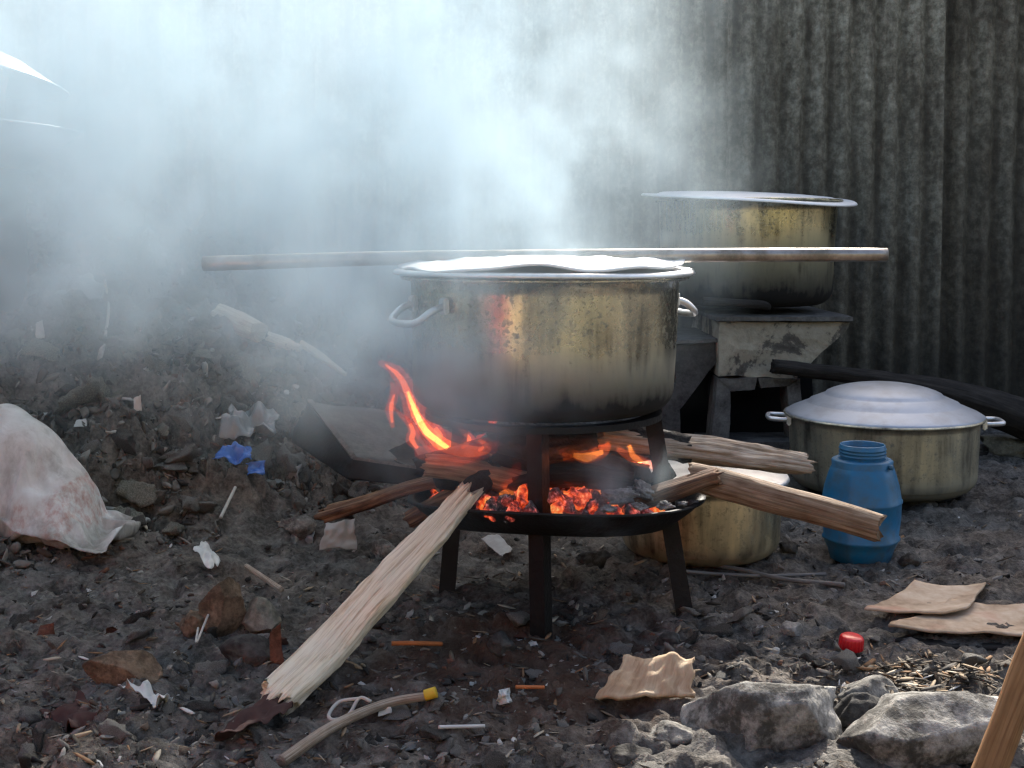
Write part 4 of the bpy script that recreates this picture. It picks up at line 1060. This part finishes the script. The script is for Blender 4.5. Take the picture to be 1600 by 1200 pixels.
def merged(name, x, y, z, s, rs, mat, protos, flat=1.0, sink=.02):
    n_ = len(x); M = rotm(rs, n_, flat); kk = rs.randint(0, len(protos), n_)
    Vs, Fs, base = [], [], 0
    for k, (V_, F_) in enumerate(protos):
        idx = np.nonzero(kk == k)[0]
        if not len(idx): continue
        vv = np.einsum('nij,vj->nvi', M[idx], V_) * s[idx][:, None, None]
        vv += np.stack([x[idx], y[idx], z[idx] + s[idx] * sink], -1)[:, None, :]
        ff = F_[None] + (np.arange(len(idx)) * len(V_))[:, None, None] + base
        Vs.append(vv.reshape(-1, 3)); Fs.append(ff.reshape(-1, F_.shape[1])); base += len(idx) * len(V_)
    return fast_mesh(name, np.concatenate(Vs), np.concatenate(Fs), mat, False)
def more_on_mound(x, y, rs):
    return rs.uniform(0, 1, len(x)) < np.where(mound_h(x, y) > .02, 1.0, np.where(y > 2.6, .35, .8))
x, y, z, s, rs = scatter(15000, .0025, .015, 21, -1.05, 1.05, more_on_mound)
link('rubble', merged('rubble', x, y, z, s, rs, M_RUBBLE, kinds), kind='stuff', label='small stones and cinders strewn over the dirt', cat='rubble')
x, y, z, s, rs = scatter(16000, .006, .026, 24, -1.05, 0, lambda a, b, r: (mound_h(a, b) > .02) & (b < 4.0), .8, 2.2)
link('mound_rubble', merged('mound_rubble', x, y, z, s, rs, M_RUBBLE, kinds, 1.6, .2), kind='stuff', label='broken stones and cinders covering the mound slope', cat='rubble')
# flakes, splinters, straw
fl = []
for k in range(6):
    V_, F_ = rock_arr((1, rs.uniform(.08, .3), .05), 950 + k, 1, 5, .1)
    fl.append((V_, F_))
x, y, z, s, rs = scatter(5200, .005, .026, 22, -1.05, 1.05, more_on_mound)
link('litter', merged('litter', x, y, z, s, rs, M_LITTER, fl, .5, .2), kind='stuff', label='splinters and straw strewn over the dirt', cat='litter')
rs = np.random.RandomState(31)
nst = 420
x = rs.normal(.66, .075, nst); y = rs.normal(1.93, .06, nst)
link('straw', merged('straw', x, y, gfull(x, y) + .004, rs.uniform(.008, .024, nst), rs, M_LITTER, fl, .5, .2), kind='stuff', label='dry straw and chips between kerb stone and stake', cat='straw')

# bigger pieces one can pick out: each its own thing, sharing a few shapes
sets = [('rubble_stone', M_RUBG, 'angular grey rubble stone lying in the dark dirt', 'stone', 'grey rubble stones', 200, .014, .036),
        ('dirt_clod', M_RUBD, 'dark clod of ashy dirt on the mound or yard', 'clod', 'dark dirt clods', 130, .016, .036),
        ('brick_piece', M_RUBR, 'small broken piece of red brick in the dirt', 'brick piece', 'broken brick pieces', 60, .010, .024),
        ('mortar_chip', M_RUBW, 'small pale chip of mortar in the dirt', 'chip', 'pale mortar chips', 110, .007, .020)]
for si, (nm, mt, lab, ct, grp, N, lo, hi) in enumerate(sets):
    protos = []
    for k in range(5):
        V_, F_ = rock_arr((1.25, 1.0, .65), 1000 + si * 10 + k, 3, 11, .24, .25, .65)
        protos.append(fast_mesh(nm, V_, F_, mt, False))
    x, y, z, s, rs = scatter(N, lo, hi, 60 + si, -1.0, 1.0, (lambda a, b, r: np.where(b > 2.35, mound_h(a, b) > .0, True)) if si < 2 else more_on_mound, 1.8, 1.7)
    for k in range(len(x)):
        o = link(nm, protos[k % 5], None, lab, ct, grp, None, (x[k], y[k], z[k] + s[k] * .1))
        o.scale = (s[k], s[k] * rs.uniform(.7, 1), s[k] * rs.uniform(.6, 1)); o.rotation_euler = tuple(rs.normal(0, .4, 2)) + (rs.uniform(0, 6.28),)

protos = []
for k in range(8):
    V_, F_ = rock_arr((1.2, 1.0, .75), 1100 + k, 3, 10, .34, .3, .7)
    protos.append(fast_mesh('mound_lump', V_, F_, (M_RUBG, M_RUBD, M_RUBG, M_ROCKG)[k % 4], False))
def on_slope(a, b): return (mound_h(a, b) > .03) & (b < 3.8) & (b > 2.3) & (np.hypot(a + 1.1, b - 2.7) > .2)
x, y, z, s, rs = scatter(1400, .018, .055, 91, -1.0, -.05, lambda a, b, r: on_slope(a, b), .6, 1.3)
x, y, z, s = (q_[:280] for q_ in (x, y, z, s))
z = z + s * .22
for k in range(len(x)):
    o = link('mound_lump', protos[k % 8], None, 'rough grey lump of rubble bedded in the slope of the mound', 'rubble lump', 'rubble lumps on the mound', None, (x[k], y[k], z[k] + s[k] * .15))
    o.scale = (s[k], s[k] * rs.uniform(.7, 1), s[k] * rs.uniform(.6, 1)); o.rotation_euler = tuple(rs.normal(0, .6, 2)) + (rs.uniform(0, 6.28),)

# ------------------------------------------------------------------ smoke: one drifting plume, a volume grid
def build_smoke():
    lo, hi, vox = Vector((-2.3, 1.75, .14)), Vector((1.0, 4.6, 2.0)), .022
    m = bpy.data.materials.new('wood smoke'); m.use_nodes = True; t = m.node_tree
    t.nodes.remove(t.nodes['Principled BSDF'])
    pv = t.nodes.new('ShaderNodeVolumePrincipled')
    pv.inputs['Color'].default_value = (.71, .845, .915, 1); pv.inputs['Density'].default_value = 1.0; pv.inputs['Anisotropy'].default_value = .0
    t.links.new(pv.outputs[0], t.nodes['Material Output'].inputs['Volume'])
    g = bpy.data.node_groups.new('smoke plume', 'GeometryNodeTree')
    g.interface.new_socket('Geometry', in_out='INPUT', socket_type='NodeSocketGeometry')
    g.interface.new_socket('Geometry', in_out='OUTPUT', socket_type='NodeSocketGeometry')
    N_ = g.nodes; L = g.links
    def put(s, v):
        if isinstance(v, bpy.types.NodeSocket): L.new(v, s)
        else: s.default_value = v
    def ma(op, a, b=0.0, c=None):
        q = N_.new('ShaderNodeMath'); q.operation = op; put(q.inputs[0], a); put(q.inputs[1], b)
        if c is not None: put(q.inputs[2], c)
        return q.outputs[0]
    def vm(op, a, b):
        q = N_.new('ShaderNodeVectorMath'); q.operation = op; put(q.inputs[0], a)
        if op == 'SCALE': put(q.inputs['Scale'], b)
        else: put(q.inputs[1], b)
        return q.outputs[0]
    def ss(v, a, b, c=0.0, d=1.0):
        q = N_.new('ShaderNodeMapRange'); q.interpolation_type = 'SMOOTHSTEP'
        for nm, val in (('Value', v), ('From Min', a), ('From Max', b), ('To Min', c), ('To Max', d)): put(q.inputs[nm], val)
        return q.outputs[0]
    def noise(vec, sc_, det, rough=.55, dist=0.0, out='Fac'):
        q = N_.new('ShaderNodeTexNoise'); put(q.inputs['Vector'], vec); q.inputs['Scale'].default_value = sc_; q.inputs['Detail'].default_value = det
        q.inputs['Roughness'].default_value = rough; q.inputs['Distortion'].default_value = dist
        return q.outputs[out]
    def curve(v, a, b, pts):
        """piecewise smooth function through pts, v from a to b"""
        f = N_.new('ShaderNodeFloatCurve'); ys = [p[1] for p in pts]; y0, y1 = min(ys), max(ys)
        cm = f.mapping; cv = cm.curves[0]
        P_ = [((p[0] - a) / (b - a), (p[1] - y0) / (y1 - y0)) for p in pts]
        while len(cv.points) < len(P_): cv.points.new(.5, .5)
        for pt, (u, w) in zip(cv.points, P_): pt.location = (u, w)
        cm.update()
        put(f.inputs['Value'], ma('DIVIDE', ma('SUBTRACT', v, a), b - a))
        return ma('MULTIPLY_ADD', f.outputs[0], y1 - y0, y0)
    pos = N_.new('GeometryNodeInputPosition').outputs[0]
    w = vm('SCALE', vm('SUBTRACT', noise(pos, 2.6, 3, .55, 0, 'Color'), (.5, .5, .5)), .55)
    q = vm('ADD', pos, w)
    s1 = N_.new('ShaderNodeSeparateXYZ'); put(s1.inputs[0], q); x, y, z = s1.outputs
    xr = curve(z, .1, 2.0, [(.1, .02), (.36, .03), (.55, .10), (.75, .28), (1.0, .36), (1.3, .40), (2.0, .5)])
    zl = curve(x, -2.3, 1.0, [(-2.3, .66), (-1.05, .60), (-.6, .46), (-.30, .36), (-.15, .26), (.1, .2), (1.0, .6)])
    mR = ss(ma('SUBTRACT', xr, x), -.12, .45)
    mL = ss(ma('SUBTRACT', z, zl), -.12, .36, 0, 1)
    yc = curve(z, .1, 2.0, [(.1, 2.14), (.35, 2.06), (.6, 2.12), (.85, 2.32), (1.3, 2.5), (2.0, 2.8)])
    wy = ma('ADD', curve(z, .1, 2.0, [(.1, .10), (.4, .17), (.8, .32), (1.3, .45), (2.0, .6)]), ss(x, -.2, -1.2, 0, .25))
    dy_ = ma('DIVIDE', ma('SUBTRACT', y, yc), wy)
    mY = ma('EXPONENT', ma('MULTIPLY', ma('MULTIPLY', dy_, dy_), -1.0))
    st_ = vm('MULTIPLY', q, (1.0, 1.0, .75))
    n1 = ss(noise(st_, 4.2, 6, .62, .9), .43, .61)
    n2 = noise(q, 13.0, 4, .55)
    up_ = curve(z, .1, 2.0, [(.1, 1.1), (.5, 1.3), (.8, 1.25), (1.0, 1.0), (1.2, .8), (1.45, .3), (2.0, .06)])
    d = ma('MULTIPLY', ma('MULTIPLY', mR, mL), ma('MULTIPLY', mY, up_))
    d = ma('MULTIPLY', d, ma('ADD', .08, ma('MULTIPLY', n1, ma('ADD', .15, ma('MULTIPLY', ss(n2, .34, .66), 1.3)))))
    d = ma('MULTIPLY', d, 4.6)
    d = ma('MULTIPLY', d, ss(x, -1.25, -.75, .50, 1.0))
    # small puff over the coals on the tray
    dv_ = N_.new('ShaderNodeVectorMath'); dv_.operation = 'DISTANCE'; put(dv_.inputs[0], vm('MULTIPLY', q, (1, 1, 1.2))); dv_.inputs[1].default_value = (.17, 2.16, .32)
    pf = ma('MULTIPLY', ss(dv_.outputs['Value'], .16, .02), ma('MULTIPLY', ss(noise(pos, 16, 4), .42, .68), 7.0))
    d = ma('ADD', d, pf)
    # thin bluish veil that hangs over the mound and in front of the wall
    veil = ma('MULTIPLY', ma('MULTIPLY', ss(x, .55, -.7), ss(z, .30, .75)), ma('MULTIPLY', ss(noise(q, 2.8, 5), .40, .66), .55))
    d = ma('ADD', d, veil)
    # what curls up round the near side of the front pot from the flames
    e1 = vm('MULTIPLY', vm('SUBTRACT', q, (-.24, 2.06, .55)), (1 / .26, 1 / .16, 1 / .26))
    ln = N_.new('ShaderNodeVectorMath'); ln.operation = 'LENGTH'; put(ln.inputs[0], e1)
    d = ma('ADD', d, ma('MULTIPLY', ss(ln.outputs['Value'], 1.15, .1), ma('MULTIPLY', ss(noise(q, 7.0, 5, .6), .36, .62), 4.2)))
    # what drifts behind the front pot towards the back stove
    dy2 = ma('DIVIDE', ma('SUBTRACT', y, 3.05), .38)
    back = ma('MULTIPLY', ma('MULTIPLY', ss(x, .68, .18), ss(z, .34, .62)), ma('MULTIPLY', ss(z, 1.35, .95), ma('EXPONENT', ma('MULTIPLY', ma('MULTIPLY', dy2, dy2), -1.0))))
    d = ma('ADD', d, ma('MULTIPLY', back, ma('ADD', .16, ma('MULTIPLY', ss(noise(q, 3.4, 5, .6), .40, .66), 1.6))))
    # fade to nothing before the faces of the box
    s0 = N_.new('ShaderNodeSeparateXYZ'); put(s0.inputs[0], pos)
    for i_, (a_, b_) in enumerate(((lo.x, hi.x), (lo.y, hi.y), (lo.z, hi.z))):
        d = ma('MULTIPLY', d, ma('MULTIPLY', ss(s0.outputs[i_], a_, a_ + .12), ss(s0.outputs[i_], b_, b_ - .12)))
    d = ma('MAXIMUM', ma('SUBTRACT', d, .02), 0.0)
    vc = N_.new('GeometryNodeVolumeCube')
    put(vc.inputs['Density'], d); vc.inputs['Background'].default_value = 0
    vc.inputs['Min'].default_value = lo; vc.inputs['Max'].default_value = hi
    for ax, e in zip('XYZ', hi - lo): vc.inputs['Resolution ' + ax].default_value = int(e / vox)
    sm = N_.new('GeometryNodeSetMaterial'); sm.inputs['Material'].default_value = m
    L.new(vc.outputs[0], sm.inputs[0])
    go = N_.new('NodeGroupOutput'); L.new(sm.outputs[0], go.inputs[0])
    me = box_mesh('smoke', tuple(hi - lo), m, 0, tuple((hi + lo) / 2))
    o = link('smoke', me, None, 'pale blue wood smoke drifting up from the fire', 'smoke', None, 'stuff')
    md = o.modifiers.new('plume', 'NODES'); md.node_group = g
build_smoke()
